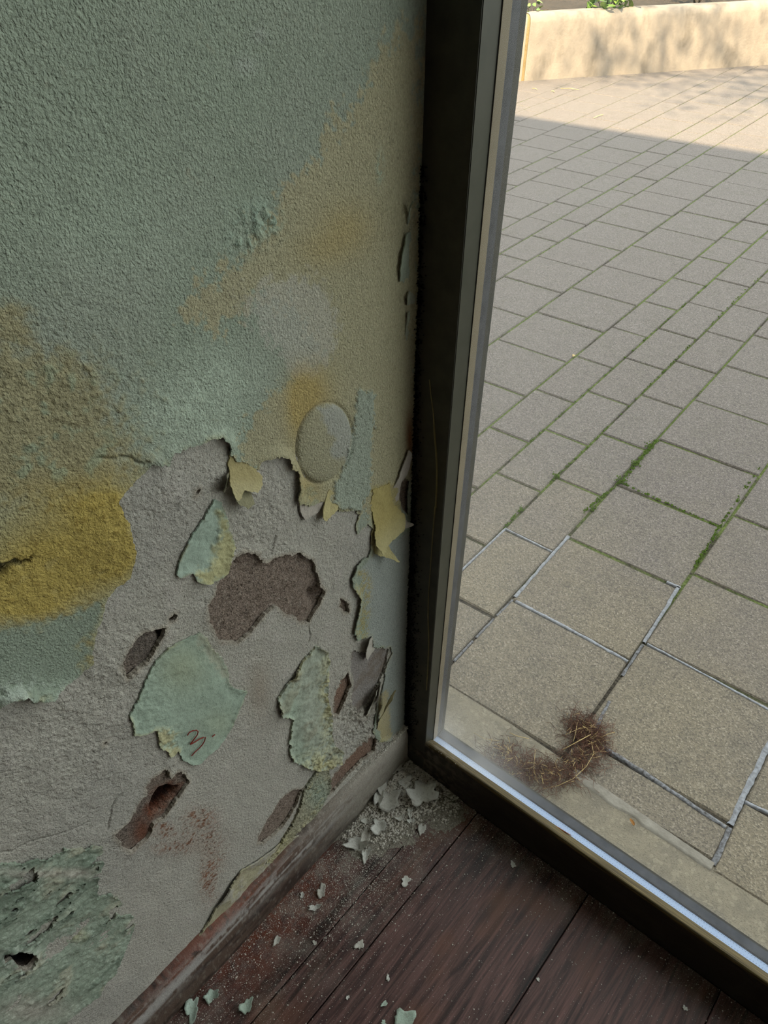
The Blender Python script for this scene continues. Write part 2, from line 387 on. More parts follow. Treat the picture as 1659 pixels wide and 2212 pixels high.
sc = mixc(sc, lin(140, 130, 120), pits*.4)
D_skim = np.where(ZZ < .86, -BIG, BIG).astype(np.float32)
D_skim = np.where(UU > 4.15, BIG, D_skim)
D_skim = np.maximum(D_skim, -(Dh+rg)); D_skim = np.maximum(D_skim, -(Dg+rg*1.5+.0))
Dpaint = sdf(PAINT_EDGE+[(1100, 1200), (1100, -900), (-2000, -900), (-2000, 2900)])
Z_END = wall_pt(-19, 1530)[1]; U_END = wall_pt(-19, 1530)[0]
Dpaint = np.where(UU > U_END-.001, np.clip(Z_END-ZZ+.02*(UU-U_END), -BIG, BIG), Dpaint)
Dpaint = np.where(ZZ > 1.13, -BIG, Dpaint).astype(np.float32)
Dledge = sdf(PATCH['ledge'])
D_cut = np.maximum(D_skim, -Dpaint-.012)                 # do not build skim deep under the sound paint
o = sheet('skim_coat', D_cut, skim_h, sc, MAT['skim'], wall_left, .0045); o['label'] = 'bare grey skim plaster'
gc = flat((150, 144, 140)); gc = mixc(gc, lin(126, 112, 98), sstep(0, .5, NZ_MID)*.6)
o = sheet('plaster_patch', Dg-.004, wob-.0022+NZ_MID*.001+np.abs(NZ_FINE)*.0006, gc, MAT['skim'], wall_left, .003); o['label'] = 'recessed grey plaster under the broken skim'

# ------------------------------------------------------------------ wall: the big sheet of green and yellow paint
pc = flat((152, 163, 146))
pc = mixc(pc, lin(158, 163, 150), sstep(-.2, .5, NZ_BIG)*.6)
FLK = sstep(-.05, .25, NZ_FINE+.5*NZ_EDGE)
pc = mixc(pc, lin(188, 202, 184), (.55+.45*FLK)*np.clip(blob(400, 900, 150, 80)*.9+blob(470, 800, 90, 60)*.6+blob(250, 500, 220, 160)*.25, 0, 1))
TAN = [(838,70),(815,110),(800,170),(760,215),(715,255),(690,310),(640,370),(590,430),(560,480),(525,520),(505,575),(430,620),(400,680),(470,720),(560,640),(640,680),(700,760),(600,830),(540,900),(520,960),(500,1000),(640,1060),(760,1110),(850,1120),(905,1000),(905,40)]
tan = sstep(-.12, .12, -sdf(TAN)/.030+NZ_FINE*.55+NZ_EDGE*.35+NZ_MID*.25)
pc = mixc(pc, lin(174, 167, 136), tan*.92)
pc = mixc(pc, lin(184, 182, 170), sstep(.25, .6, np.clip(blob(620, 660, 90, 70)+blob(660, 740, 55, 70), 0, 1)+NZ_FINE*.35+NZ_MID*.2)*.7)
left_tan = np.clip(blob(70, 860, 190, 120)+blob(60, 1000, 260, 90)+blob(20, 690, 60, 60)*.8, 0, 1)
pc = mixc(pc, lin(160, 150, 112), sstep(.2, .75, left_tan+NZ_FINE*.30+NZ_EDGE*.2+NZ_MID*.15)*.8)
pc = mixc(pc, lin(150, 168, 146), left_tan*sstep(.15, .5, NZ_EDGE)*.6)
yel = np.clip(blob(120, 1200, 190, 110, 1.0)*1.05+blob(240, 1140, 60, 90)+blob(30, 1290, 120, 60)+blob(180, 1080, 120, 50)*.5, 0, 1)
pc = mixc(pc, lin(184, 160, 76), yel*.88)
pc = mixc(pc, lin(146, 122, 56), yel*sstep(.25, .6, NZ_FINE)*.55)
pc = mixc(pc, lin(184, 168, 110), yel*sstep(.3, .7, -NZ_EDGE)*.5)
y2 = np.clip(blob(668, 845, 46, 56)+blob(640, 890, 26, 70)*.9+blob(745, 490, 60, 55)*.55+blob(690, 540, 60, 40)*.4+blob(650, 1060, 40, 50)*.7, 0, 1)
pc = mixc(pc, lin(180, 156, 90), y2*.75)
teal = soft(k4([(-60,1430),(100,1440),(300,1390),(500,1320),(640,1240),(730,1220),(690,1330),(650,1500),(610,1690),(400,1870),(-60,2000)]), .006)
pc = mixc(pc, lin(146, 158, 142), teal*.95)
pc = mixc(pc, lin(172, 150, 84), soft(k4([(520,1560),(640,1440),(650,1520),(620,1690),(560,1710),(540,1640)]), .006)*.6*sstep(-.3, .3, NZ_EDGE))
# blister and the teal crust beside it
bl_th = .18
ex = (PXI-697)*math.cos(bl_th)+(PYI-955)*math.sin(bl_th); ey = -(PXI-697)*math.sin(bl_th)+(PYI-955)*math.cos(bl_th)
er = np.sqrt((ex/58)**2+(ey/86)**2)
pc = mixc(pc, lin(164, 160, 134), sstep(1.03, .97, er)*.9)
lil = soft([(683,880),(720,868),(752,880),(758,930),(745,990),(712,985),(705,965),(715,945),(700,930),(690,905)], .003)*sstep(1.02, .98, er)
pc = mixc(pc, lin(166, 168, 160), lil*.85)
CRUST = [(764,838),(804,845),(803,905),(799,960),(797,1020),(792,1060),(772,1100),(712,1098),(718,1050),(742,1000),(757,940),(763,890)]
crust = sstep(-.15, .2, -sdf(CRUST)/.008+NZ_FINE*.6+NZ_GRAIN*.5)
pc = mixc(pc, lin(160, 172, 160), crust*.8)
dots = np.clip(blob(550, 480, 45, 40)+blob(520, 530, 25, 25)+blob(815, 360, 8, 30)+blob(585, 465, 14, 25), 0, 1)*sstep(0, .25, NZ_FINE+.15)
pc = mixc(pc, lin(164, 186, 170), dots*.8)
pc = mixc(pc, lin(172, 178, 168), np.clip(blob(525, 140, 25, 18)+blob(555, 75, 14, 16), 0, 1)*.7)
low_r = soft([(800,1195),(905,1130),(905,1580),(830,1600),(800,1500),(845,1400),(790,1390),(790,1290),(775,1230)], .004)
pc = mixc(pc, lin(164, 170, 164), low_r*.95)
crY = soft([(757,1230),(790,1225),(805,1260),(800,1300),(795,1370),(780,1392),(760,1370),(768,1300),(754,1270)], .004)*sstep(-.35, .2, NZ_EDGE+.1)
pc = mixc(pc, lin(178, 164, 108), crY*.75*sstep(-.4, .3, NZ_GRAIN+NZ_FINE))
pc = mixc(pc, lin(174, 162, 112), soft([(800,1050),(850,1040),(868,1110),(850,1150),(800,1200),(798,1130)], .004)*.85)
pc = mixc(pc, lin(120, 70, 30), np.clip(blob(882, 945, 9, 55), 0, 1)*.9)
pc = mixc(pc, lin(196, 178, 120), soft([(815,1500),(835,1490),(845,1590),(820,1600)], .004)*.6)
edge_in = sstep(-.006, 0, Dpaint)
pc = mixc(pc, lin(196, 186, 140), edge_in*.35*sstep(-.2, .4, NZ_EDGE+NZ_MID))
pc = pc*(1-.16*sstep(.25, .6, NZ_GRAIN))[..., None]
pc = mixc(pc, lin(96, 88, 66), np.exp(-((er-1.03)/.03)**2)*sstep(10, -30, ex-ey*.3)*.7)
pc = mixc(pc, lin(184, 194, 182), np.clip(blob(60, 1500, 100, 34)*1.3, 0, 1)*sstep(-.1, .25, NZ_FINE+NZ_EDGE)*.8)
ph = wob*.6+.0020+NZ_MID*.0003+NZ_EDGE*.00012+NZ_FINE*.0002
ph += np.clip(blob(130, 860, 260, 140)+blob(540, 500, 60, 50)+crust*.8, 0, 1)*(np.maximum(NZ_FINE-.1, 0)*.0024+np.maximum(NZ_EDGE-.25, 0)*.0012)
ph += yel*(NZ_FINE*.0007+NZ_EDGE*.0003)+.005*blob(240, 1160, 70, 90)
ph += .0032*np.clip(1-np.clip(er, 0, 2)**3, 0, 1)**.65-.0015*np.exp(-((er-1.02)/.045)**2)
ph += crust*.0012+dots*.0012+np.clip(blob(60, 1500, 100, 30), 0, 1)*(np.abs(NZ_EDGE)*.006+NZ_FINE*.002)
lift = np.clip(blob(478, 950, 40, 30)+blob(345, 990, 35, 25)+blob(610, 985, 40, 30)+blob(60, 1500, 90, 30)*1.4+blob(640, 1050, 25, 50)+blob(765, 1290, 15, 90)+blob(835, 1560, 25, 50)*1.5, 0, 1.6)
ph += sstep(-.012, 0, Dpaint)*(.0010+lift*.0042)
crack = lambda pts, w: sstep(w, 0, np.abs(sdf(pts+pts[::-1][1:-1])))
ck = crack(k4([(660,270),(760,280),(820,262),(890,275),(910,300),(950,312),(985,295)]), .0014)
ph -= ck*.0024
ck2 = soft(k4([(-40,1010),(70,985),(100,975),(130,990),(175,975),(215,940),(180,985),(130,1005),(80,1010),(-40,1110)]), .0012)
ph -= ck2*.010; pc = mixc(pc, lin(60, 66, 62), ck2*.9)
Dp = Dpaint+RAG*1.15
Dp = np.maximum(Dp, -(sdf(HOLES['side'])+rg))
Dp = np.where(ZZ > 2.585, BIG, Dp)
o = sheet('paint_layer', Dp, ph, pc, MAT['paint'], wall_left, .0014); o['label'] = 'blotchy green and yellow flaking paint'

# ------------------------------------------------------------------ wall: remnants of paint lower down
def patch(key, col, h, mat, amp=.0012, label=None, thick=.0018, tear=None):
    D = sdf(PATCH[key])+RAG*(amp/.0013)
    if tear is not None: D = np.maximum(D, tear)
    hh = skim_h+.0013+h+sstep(-.006, 0, D)*.0012
    o = sheet('paint_patch', D, hh, col, MAT[mat], wall_left, thick)
    if label: o['label'] = label
    return D
g = flat((158, 174, 160)); ragged = sdf(PATCH['drop'])
g = mixc(g, lin(186, 178, 128), soft(k3([(640,480),(700,580),(725,650),(690,800),(560,860),(510,800),(580,780),(620,700),(640,600)]), .005)*.8)
g = mixc(g, lin(126, 112, 78), sstep(-.0035, 0, ragged)*sstep(.0, .4, NZ_EDGE)*.6)
patch('drop', g, NZ_MID*.0008+soft(k3([(640,480),(700,580),(725,650),(690,800),(560,860),(510,800),(580,780),(620,700)]), .004)*(.001+np.abs(NZ_FINE)*.0015), 'patch', .0010, 'drop-shaped green paint remnant')
g = flat((158, 174, 158)); g = mixc(g, lin(160, 166, 138), np.clip(blob(390, 1440, 50, 50)+blob(470, 1560, 40, 30)*.6, 0, 1)*.6)
fr = soft(k5([(310,520),(400,510),(440,540),(440,640),(400,680),(320,640)]), .003)
g = mixc(g, lin(186, 178, 136), fr*.8*sstep(-.4, .2, NZ_EDGE))
g = mixc(g, lin(178, 180, 160), soft(k5([(520,30),(580,60),(620,120),(700,220),(700,300),(640,240),(590,180),(560,110)]), .004)*.8)
g = mixc(g, lin(188, 182, 140), sstep(-.003, 0, sdf(PATCH['three']))*.45*sstep(-.1, .4, NZ_MID))
patch('three', g, NZ_MID*.0005+fr*np.abs(NZ_FINE)*.0022, 'patch', .0013, 'large smooth green paint remnant marked with a red 3')
g = flat((162, 169, 154)); cr3 = np.clip(blob(702, 1500, 16, 90)+blob(690, 1650, 60, 30)+blob(632, 1430, 12, 40)+sstep(-.004, 0, sdf(PATCH['tall']))*.6, 0, 1)*sstep(-.35, .25, NZ_FINE+NZ_EDGE)
g = mixc(g, lin(180, 170, 118), cr3*.7); g = mixc(g, lin(158, 176, 158), np.clip(blob(625, 1530, 22, 40)+blob(640, 1620, 26, 40), 0, 1)*.6)
g = mixc(g, lin(140, 134, 112), sstep(.1, .5, NZ_MID)*.5)
patch('tall', g, .0018+NZ_MID*.0040+NZ_BIG*.002+cr3*(np.abs(NZ_EDGE)*.006+NZ_FINE*.0015), 'patch', .0018, 'tall lumpy green and yellow paint crust', .003)
g = flat((160, 156, 134)); g = mixc(g, lin(152, 166, 150), np.clip(blob(685, 1710, 26, 40), 0, 1)*.8); g = mixc(g, lin(176, 168, 126), sstep(.1, .5, NZ_EDGE)*.5)
g = mixc(g, lin(180, 172, 116), blob(610, 1840, 40, 40)*.5)
patch('crust', g, .001+np.abs(NZ_EDGE)*.004+NZ_FINE*.001, 'crust', .0022, 'yellowish paint crust above the baseboard', .004)
g = flat((166, 160, 134)); g = mixc(g, lin(172, 168, 160), sstep(-.1, .3, NZ_MID+NZ_FINE*.5)*.7); g = mixc(g, lin(130, 112, 92), sstep(.3, .6, NZ_EDGE)*.4)
patch('strip', g, .002+.003*blob(490, 1930, 30, 60)+NZ_MID*.0015, 'patch', .0014, 'long strip of yellowed paint above the baseboard', .0025)
# ledge of many torn coats at the lower left
NZ_ST2 = fbm(UU/3, ZZ, .024, 4, 27, .5, False)
lev = NZ_ST2*.8+NZ_EDGE*.18+NZ_BIG*.3
ter = np.floor(lev*7)/7; frac = lev*7-np.floor(lev*7)
g = flat((142, 154, 138))
g = mixc(g, lin(120, 133, 118), sstep(.0, .3, ter)); g = mixc(g, lin(160, 157, 138), sstep(-.05, .4, NZ_MID+NZ_STREAK*.5)*.75)
g = mixc(g, lin(178, 186, 174), sstep(.80, .97, frac)*.5)
g = mixc(g, lin(176, 168, 158), np.clip(blob(70, 2180, 80, 30)+blob(160, 1880, 40, 12)+blob(60, 1880, 70, 10), 0, 1)*.7)
spot = np.clip(blob(45, 2070, 55, 35)+blob(150, 2020, 30, 22), 0, 1)
g = mixc(g, lin(186, 190, 180), spot*sstep(-.1, .3, NZ_FINE)*.8); g = mixc(g, lin(18, 18, 20), np.clip(blob(28, 2064, 26, 10)+blob(52, 2076, 12, 10), 0, 1)*sstep(-.35, .1, NZ_EDGE+.1))  # near-black part paints the shade inside the hole
g = mixc(g, lin(160, 140, 80), blob(155, 2015, 26, 16)*.5*sstep(-.2, .3, NZ_EDGE))
patch('ledge', g, .001+ter*.0045+NZ_FINE*.0004+spot*np.abs(NZ_EDGE)*.005-.010*np.clip(blob(28, 2064, 22, 8)+blob(52, 2076, 10, 8), 0, 1), 'patch', .0022, 'layered torn green paint low on the wall', .0025, np.maximum((NZ_ST2*.6+NZ_STREAK*.3+NZ_MID*.6+NZ_FINE*.15-.28)*.02, -(sdf(HOLES['black'])+RAG)))

# ------------------------------------------------------------------ loose curled flakes of paint
def flake(poly, a, b, col, roll=None, lift0=.003, amp=.0009, label=None, back=None, thick=.0012):
    """a -> b (photo pixels): from the attached edge to the free edge; roll = radius of the curl"""
    D = sdf(poly)+RAG*(amp/.0010)
    A = np.array(wall_pt(*a)); B = np.array(wall_pt(*b)); L = np.linalg.norm(B-A); d = (B-A)/L
    T = (UU-A[0])*d[0]+(ZZ-A[1])*d[1]
    c = mixc(flat(col), lin(*(back or col)), sstep(.35, .8, T/L))
    h = wob+.0025+lift0*sstep(-.2, 1, T/L)+NZ_MID*.0022+NZ_EDGE*.0008
    def warp(X, U, Z):
        t = (U-A[0])*d[0]+(Z-A[1])*d[1]; R0 = L/roll; th = np.clip(t, 0, None)/R0
        al = np.where(t > 0, R0*np.sin(th), t); X = X+np.where(t > 0, R0*(1-np.cos(th)), 0)
        return X, U+d[0]*(al-t), Z+d[1]*(al-t)
    o = sheet('paint_flake', D, h, c, MAT['flake'], wall_left, thick, warp if roll else None)
    if o and label: o['label'] = label
    return o
flake(k3([(690,190),(760,215),(845,285),(840,330),(800,370),(740,360),(690,420),(678,380),(685,290)]), k3([(770,230)])[0], k3([(740,390)])[0], (168,156,112), .6, .002, .0008, 'folded tongue of yellowed paint', (176,166,126))
flake(k3([(685,280),(680,370),(650,375),(618,330),(630,290)]), k3([(690,320)])[0], k3([(620,320)])[0], (140,136,116), 1.0, .004, .0008, 'curled grey paint chip')
flake(k3([(740,345),(790,375),(790,420),(745,450),(700,415),(700,385)]), k3([(760,350)])[0], k3([(740,450)])[0], (136,132,104), .5, .007, .0008, 'small hanging olive paint chip')
flake(k3([(1205,365),(1235,400),(1250,440),(1240,470),(1160,525),(1150,505),(1165,460)]), k3([(1225,400)])[0], k3([(1155,520)])[0], (178,167,122), .4, .003, .0006, 'pointed tongue of yellow paint')
flake(k3([(1050,440),(1150,435),(1180,430),(1150,490),(1075,525),(1055,490)]), k3([(1110,430)])[0], k3([(1080,530)])[0], (178,170,160), None, .002, .0006, 'pale grey paint chip')
flake(k3([(1425,370),(1510,340),(1530,440),(1575,490),(1560,560),(1490,620),(1440,690),(1420,640),(1430,560),(1415,460)]), k3([(1460,420)])[0], k3([(1470,680)])[0], (174,160,104), .3, .003, .0010, 'large curled flap of yellow paint beside the frame', (180,170,124))
flake(k3([(1440,640),(1500,610),(1495,660),(1505,720),(1470,700),(1425,695)]), k3([(1470,630)])[0], k3([(1465,720)])[0], (172,162,116), .6, .006, .0006, 'rolled lower lip of the yellow flap')
flake(k3([(1560,490),(1575,515),(1610,535),(1580,560),(1545,555)]), k3([(1560,500)])[0], k3([(1605,545)])[0], (176,170,158), .4, .003, .0005, 'white paint curl against the frame')
flake(k3([(1540,330),(1600,160),(1618,180),(1600,290),(1570,330),(1560,420),(1535,440),(1520,390)]), k3([(1560,350)])[0], k3([(1600,200)])[0], (180,172,162), None, .003, .0006, 'tall pale paint shard beside the frame')
flake(k3([(1385,1120),(1420,1125),(1445,1185),(1400,1240),(1385,1225),(1375,1180)]), k3([(1430,1170)])[0], k3([(1375,1200)])[0], (182,176,166), .4, .003, .0006, 'hanging pale plaster chip')
v6 = lambda p: tr(780, 0, 3.6875, p)
v7 = lambda p: tr(780, 500, 3.6875, p)
flake(v7([(330,20),(375,0),(390,60),(360,110),(365,380),(330,410),(280,380),(275,320),(285,210),(290,150)]), v7([(365,250)])[0], v7([(275,250)])[0], (148,156,140), .35, .0015, .0006, 'curled grey-green paint strip high beside the frame')
flake(v7([(350,470),(405,500),(412,560),(385,575),(345,580),(325,560),(325,510)]), v7([(395,530)])[0], v7([(325,530)])[0], (162,166,150), .4, .0015, .0006, 'small curled paint chip below the long strip')
flake(v6([(330,1560),(370,1720),(385,1860),(360,1880),(345,1700),(320,1580)]), v6([(380,1750)])[0], v6([(335,1720)])[0], (150,158,142), .4, .002, .0004, 'thin lifted paint edge beside the frame')
flake(v7([(335,640),(365,620),(370,700),(350,760),(370,800),(345,880),(335,820),(335,740)]), v7([(370,720)])[0], v7([(330,720)])[0], (156,160,142), .3, .001, .0005, 'peeling paint sliver beside the frame')
flake(k7([(720,480),(760,420),(755,560),(720,640),(735,700),(790,790),(740,810),(700,740),(695,640)]), k7([(780,600)])[0], k7([(690,620)])[0], (174,164,128), .5, .004, .0008, 'curled yellow peel low in the corner')
flake(k7([(690,440),(740,400),(735,470),(700,540),(680,560)]), k7([(745,450)])[0], k7([(680,500)])[0], (170,166,154), .6, .003, .0006, 'pale peel in the corner')
flake(k7([(640,470),(690,450),(680,540),(640,640),(610,640)]), k7([(690,540)])[0], k7([(610,560)])[0], (176,172,158), .6, .003, .0008, 'lifted grey peel in the corner')

# the number written in red on the green remnant
red = NT('red_crayon').done(lin(126, 36, 26), .7)
i3 = np.searchsorted
def on_wall(x, y, off=.0034):
    u, z = wall_pt(x, y); return (float(skim_h[min(i3(GU, u), NU-1), min(i3(GZ, z), NZ-1)])+off, -u, z)
mk = MB()
for st in ([(472,555),(482,540),(500,530),(518,528),(528,536),(524,552),(508,572),(488,602)], [(488,602),(510,588),(535,574),(556,566),(566,566),(562,584),(552,602),(536,622),(514,642),(497,662)], [(600,562),(606,556),(614,550)]):
    mk.tube([on_wall(*q) for q in k5(st)], .0007, 5)
mk.build('red_numeral', red, wall_left)['label'] = 'red handwritten numeral 3'

# ------------------------------------------------------------------ materials of the room and the courtyard
def wood_floor():
    t = NT('dark_floorboard'); oi = t.n('ShaderNodeObjectInfo')
    p = t.coord('Object', (1, 1, 1))
    off = t.n('ShaderNodeVectorMath'); off.operation = 'ADD'; t.l(p, off.inputs[0])
    sc = t.n('ShaderNodeCombineXYZ'); t.l(t.math('MULTIPLY', oi.outputs['Random'], 37.0), sc.inputs[2]); t.l(sc.outputs[0], off.inputs[1])
    mp = t.n('ShaderNodeMapping'); mp.inputs['Scale'].default_value = (34, 2.2, 1); t.l(off.outputs[0], mp.inputs[0])
    g1 = t.noise(mp.outputs[0], 1.6, 6, .62, .6)
    mp2 = t.n('ShaderNodeMapping'); mp2.inputs['Scale'].default_value = (240, 9, 1); t.l(off.outputs[0], mp2.inputs[0])
    g2 = t.noise(mp2.outputs[0], 1.0, 4, .7, .2)
    col = t.ramp(g1, [(.30, lin(24, 16, 15)), (.42, lin(62, 43, 41)), (.52, lin(98, 71, 67)), (.60, lin(70, 48, 46)), (.74, lin(30, 20, 20))])
    k = t.maprange(g2, .3, .7, .55, 1.35); cm = t.n('ShaderNodeCombineColor')
    for i in range(3): t.l(k, cm.inputs[i])
    col = t.mix(1.0, col, cm.outputs[0], 'MULTIPLY')
    br = t.noise(t.geo((1, .6, 1)), 9, 3, .5); col = t.mix(t.maprange(br, .52, .72, 0, .55), col, lin(104, 66, 44))
    w = t.geo()
    sep = t.n('ShaderNodeSeparateXYZ'); t.l(w, sep.inputs[0])
    # rust powder lying along the foot of the wall
    rz = t.math('MULTIPLY', t.maprange(sep.outputs[0], .02, .13, 1, 0), t.math('MULTIPLY', t.maprange(sep.outputs[1], -.62, -.40, 0, 1), t.maprange(sep.outputs[1], -.30, -.17, 1, 0)))
    rn = t.noise(w, 60, 4, .6); rr = t.math('MULTIPLY', rz, t.maprange(rn, .35, .6, .1, .95))
    col = t.mix(rr, col, lin(110, 56, 36))
    # plaster dust: thick by the corner and the wall, thinning out over the boards
    dw = t.math('MULTIPLY', t.maprange(sep.outputs[0], .0, .26, 1, 0), t.maprange(sep.outputs[1], -.62, -.05, .45, 1))
    ds = t.math('MULTIPLY', t.maprange(sep.outputs[1], -.09, .0, 0, .65), t.maprange(sep.outputs[0], .2, .9, 1, .55))
    dd = t.math('MAXIMUM', dw, ds)
    dn = t.noise(w, 22, 5, .62); spk = t.noise(w, 900, 2, .6)
    haze = t.math('MULTIPLY', dd, t.maprange(dn, .42, .70, 0, .8))
    col = t.mix(t.math('MULTIPLY', haze, .75), col, lin(150, 142, 134))
    sp = t.maprange(t.math('ADD', spk, t.math('MULTIPLY', t.math('MULTIPLY', dd, dn), .30)), .685, .74)
    col = t.mix(t.math('MULTIPLY', sp, .8), col, lin(186, 178, 168))
    t.bump(g2, .0006, .6)
    return t.done(col, t.maprange(g2, .3, .7, .42, .6), None, .35)
MAT['floor'] = wood_floor()

def frame_paint():
    t = NT('dark_brown_frame'); p = t.geo((1, 1, 1)); n = t.noise(p, 40, 4, .6)
    col = t.ramp(n, [(.3, lin(44, 42, 36)), (.7, lin(64, 60, 51))])
    t.bump(t.noise(p, 160, 3), .0004, .5); return t.done(col, .55, None, .3)
MAT['frame'] = frame_paint()
def sill_wood():
    t = NT('worn_bottom_rail'); g = t.n('ShaderNodeNewGeometry'); sep = t.n('ShaderNodeSeparateXYZ'); t.l(g.outputs['Position'], sep.inputs[0])
    p = t.geo((9, 330, 330)); gr = t.noise(p, 1.3, 5, .65, .4); blot = t.noise(t.geo((2.2, 10, 10)), 3, 4, .6)
    wood = t.ramp(gr, [(.3, lin(40, 33, 22)), (.5, lin(84, 72, 46)), (.68, lin(128, 112, 74)), (.8, lin(56, 46, 30))])
    dark = t.ramp(blot, [(.3, lin(36, 31, 27)), (.7, lin(52, 44, 37))])
    z = sep.outputs[2]; wear = t.maprange(t.math('ADD', z, t.math('MULTIPLY', t.math('SUBTRACT', blot, .5), .016)), .098, .104)
    y = sep.outputs[1]; topw = t.maprange(y, .001, .005)
    w = t.math('MAXIMUM', t.math('MULTIPLY', wear, t.maprange(gr, .30, .5, .35, 1)), t.math('MULTIPLY', topw, t.maprange(blot, .3, .5, .45, 1)))
    col = t.mix(w, dark, wood)
    dust = t.math('MULTIPLY', t.maprange(sep.outputs[0], .0, .22, 1, 0), t.maprange(t.noise(t.geo(), 70, 4), .4, .65, 0, .7))
    col = t.mix(dust, col, lin(120, 112, 98))
    t.bump(gr, .0012, .7); return t.done(col, .7, None, .25)
MAT['sill'] = sill_wood()
def simple(name, c0, c1, scale, rough=.7, bump=None, spec=.3, metal=None, detail=4):
    t = NT(name); p = t.geo(); n = t.noise(p, scale, detail, .6)
    col = t.ramp(n, [(.3, lin(*c0)), (.7, lin(*c1))])
    if bump: t.bump(t.noise(p, bump[0], 3), bump[1], 1.0)
    return t.done(col, rough, metal, spec)
MAT['reveal'] = simple('olive_grey_reveal', (64, 64, 52), (76, 74, 63), 30, .45, None, .4)
MAT['spacer'] = None
def spacer():
    t = NT('perforated_spacer'); p = t.coord('Object'); sep = t.n('ShaderNodeSeparateXYZ'); t.l(p, sep.inputs[0])
    return t.done(lin(158, 178, 212), .45, .0, .4)  # bluish sky reflection put into the bar's base colour
MAT['spacer'] = spacer()
MAT['hole'] = simple('dark_perforation', (50, 52, 58), (60, 62, 66), 50)
MAT['gasket'] = simple('black_gasket', (52, 52, 56), (74, 74, 78), 50, .5)
MAT['rubber'] = simple('dark_rubber', (22, 22, 24), (30, 30, 32), 50, .6)
def glass():
    t = NT('dusty_glass'); g = t.n('ShaderNodeNewGeometry'); sep = t.n('ShaderNodeSeparateXYZ'); t.l(g.outputs['Position'], sep.inputs[0])
    tr_ = t.n('ShaderNodeBsdfTransparent'); tr_.inputs[0].default_value = (.97, .985, .975, 1)
    gl = t.n('ShaderNodeBsdfGlossy'); gl.inputs['Roughness'].default_value = .02
    fr = t.n('ShaderNodeFresnel'); fr.inputs[0].default_value = 1.35
    m1 = t.n('ShaderNodeMixShader'); t.l(t.math('MULTIPLY', fr.outputs[0], .55), m1.inputs[0]); t.l(tr_.outputs[0], m1.inputs[1]); t.l(gl.outputs[0], m1.inputs[2])
    df = t.n('ShaderNodeBsdfTranslucent'); df.inputs[0].default_value = (.80, .79, .77, 1)
    n = t.noise(t.geo((1, 1, .6)), 11, 4, .6)
    low = t.maprange(sep.outputs[2], .085, .30, 1, 0); lft = t.maprange(sep.outputs[0], .05, .32, 1, 0)
    rim = t.maprange(sep.outputs[2], .085, .13, 1, 0)
    f = t.math('ADD', t.math('MULTIPLY', t.math('MULTIPLY', low, lft), t.maprange(n, .25, .65, .06, .32)), t.math('MULTIPLY', rim, .05))
    f = t.math('ADD', f, t.math('MULTIPLY', lft, .04), clamp=True)
    m2 = t.n('ShaderNodeMixShader'); t.l(f, m2.inputs[0]); t.l(m1.outputs[0], m2.inputs[1]); t.l(df.outputs[0], m2.inputs[2])
    t.l(m2.outputs[0], t.out.inputs[0]); return t.m
MAT['glass'] = glass()
def clear_glass():
    t = NT('clear_glass')
    tr_ = t.n('ShaderNodeBsdfTransparent'); tr_.inputs[0].default_value = (.97, .985, .975, 1)
    gl = t.n('ShaderNodeBsdfGlossy'); gl.inputs['Roughness'].default_value = .02
    fr = t.n('ShaderNodeFresnel'); fr.inputs[0].default_value = 1.35
    m1 = t.n('ShaderNodeMixShader'); t.l(t.math('MULTIPLY', fr.outputs[0], .55), m1.inputs[0]); t.l(tr_.outputs[0], m1.inputs[1]); t.l(gl.outputs[0], m1.inputs[2])
    t.l(m1.outputs[0], t.out.inputs[0]); return t.m
MAT['glass_clear'] = clear_glass()
def paver():
    t = NT('exposed_aggregate_paver'); oi = t.n('ShaderNodeObjectInfo'); p = t.geo()
    sep = t.n('ShaderNodeSeparateXYZ'); t.l(p, sep.inputs[0])
    near = t.maprange(t.math('ADD', sep.outputs[1], t.math('MULTIPLY', t.math('SUBTRACT', t.noise(p, 3.2, 4, .6), .5), 1.2)), .15, 1.35, 1, 0)
    base = t.mix(near, lin(122, 116, 114), lin(139, 131, 117))
    base = t.mix(t.maprange(oi.outputs['Random'], 0, 1, 0, .35), base, lin(126, 121, 119))
    st = t.noise(p, 14, 5, .65); base = t.mix(t.maprange(st, .48, .72, 0, .45), base, lin(112, 108, 102))
    stone = t.voro(p, 330, 'F1', 'Color'); sh = t.n('ShaderNodeSeparateColor'); t.l(stone, sh.inputs[0])
    spk = t.ramp(sh.outputs[0], [(.0, lin(96, 92, 88)), (.25, lin(150, 144, 136)), (.6, lin(176, 170, 158)), (.9, lin(206, 202, 194)), (1.0, lin(240, 238, 232))])
    col = t.mix(.55, base, spk, 'OVERLAY')
    dk = t.noise(p, 600, 2, .5); col = t.mix(t.maprange(dk, .60, .72, 0, .5), col, lin(80, 76, 72))
    d = t.voro(p, 330); t.bump(t.math('ADD', d, t.noise(p, 700, 2)), .0012, .7)
    return t.done(col, .85, None, .2)
MAT['paver'] = paver()
def kerb_mat():
    t = NT('concrete_kerb'); p = t.geo(); n = t.noise(p, 7, 5, .6); f = t.noise(p, 340, 4, .7); v = t.voro(p, 160, 'F1', 'Color'); s_ = t.n('ShaderNodeSeparateColor'); t.l(v, s_.inputs[0])
    col = t.ramp(n, [(.3, lin(112, 106, 96)), (.5, lin(150, 141, 124)), (.68, lin(126, 119, 108))])
    col = t.mix(t.maprange(f, .52, .68, 0, .6), col, lin(92, 87, 80)); col = t.mix(t.maprange(s_.outputs[0], .8, .95, 0, .22), col, lin(196, 186, 164))
    t.bump(f, .0024, .8); return t.done(col, .9, None, .15)
MAT['kerb'] = kerb_mat()
MAT['cement'] = simple('smooth_cement', (136, 130, 120), (160, 154, 144), 40, .9, (220, .001))
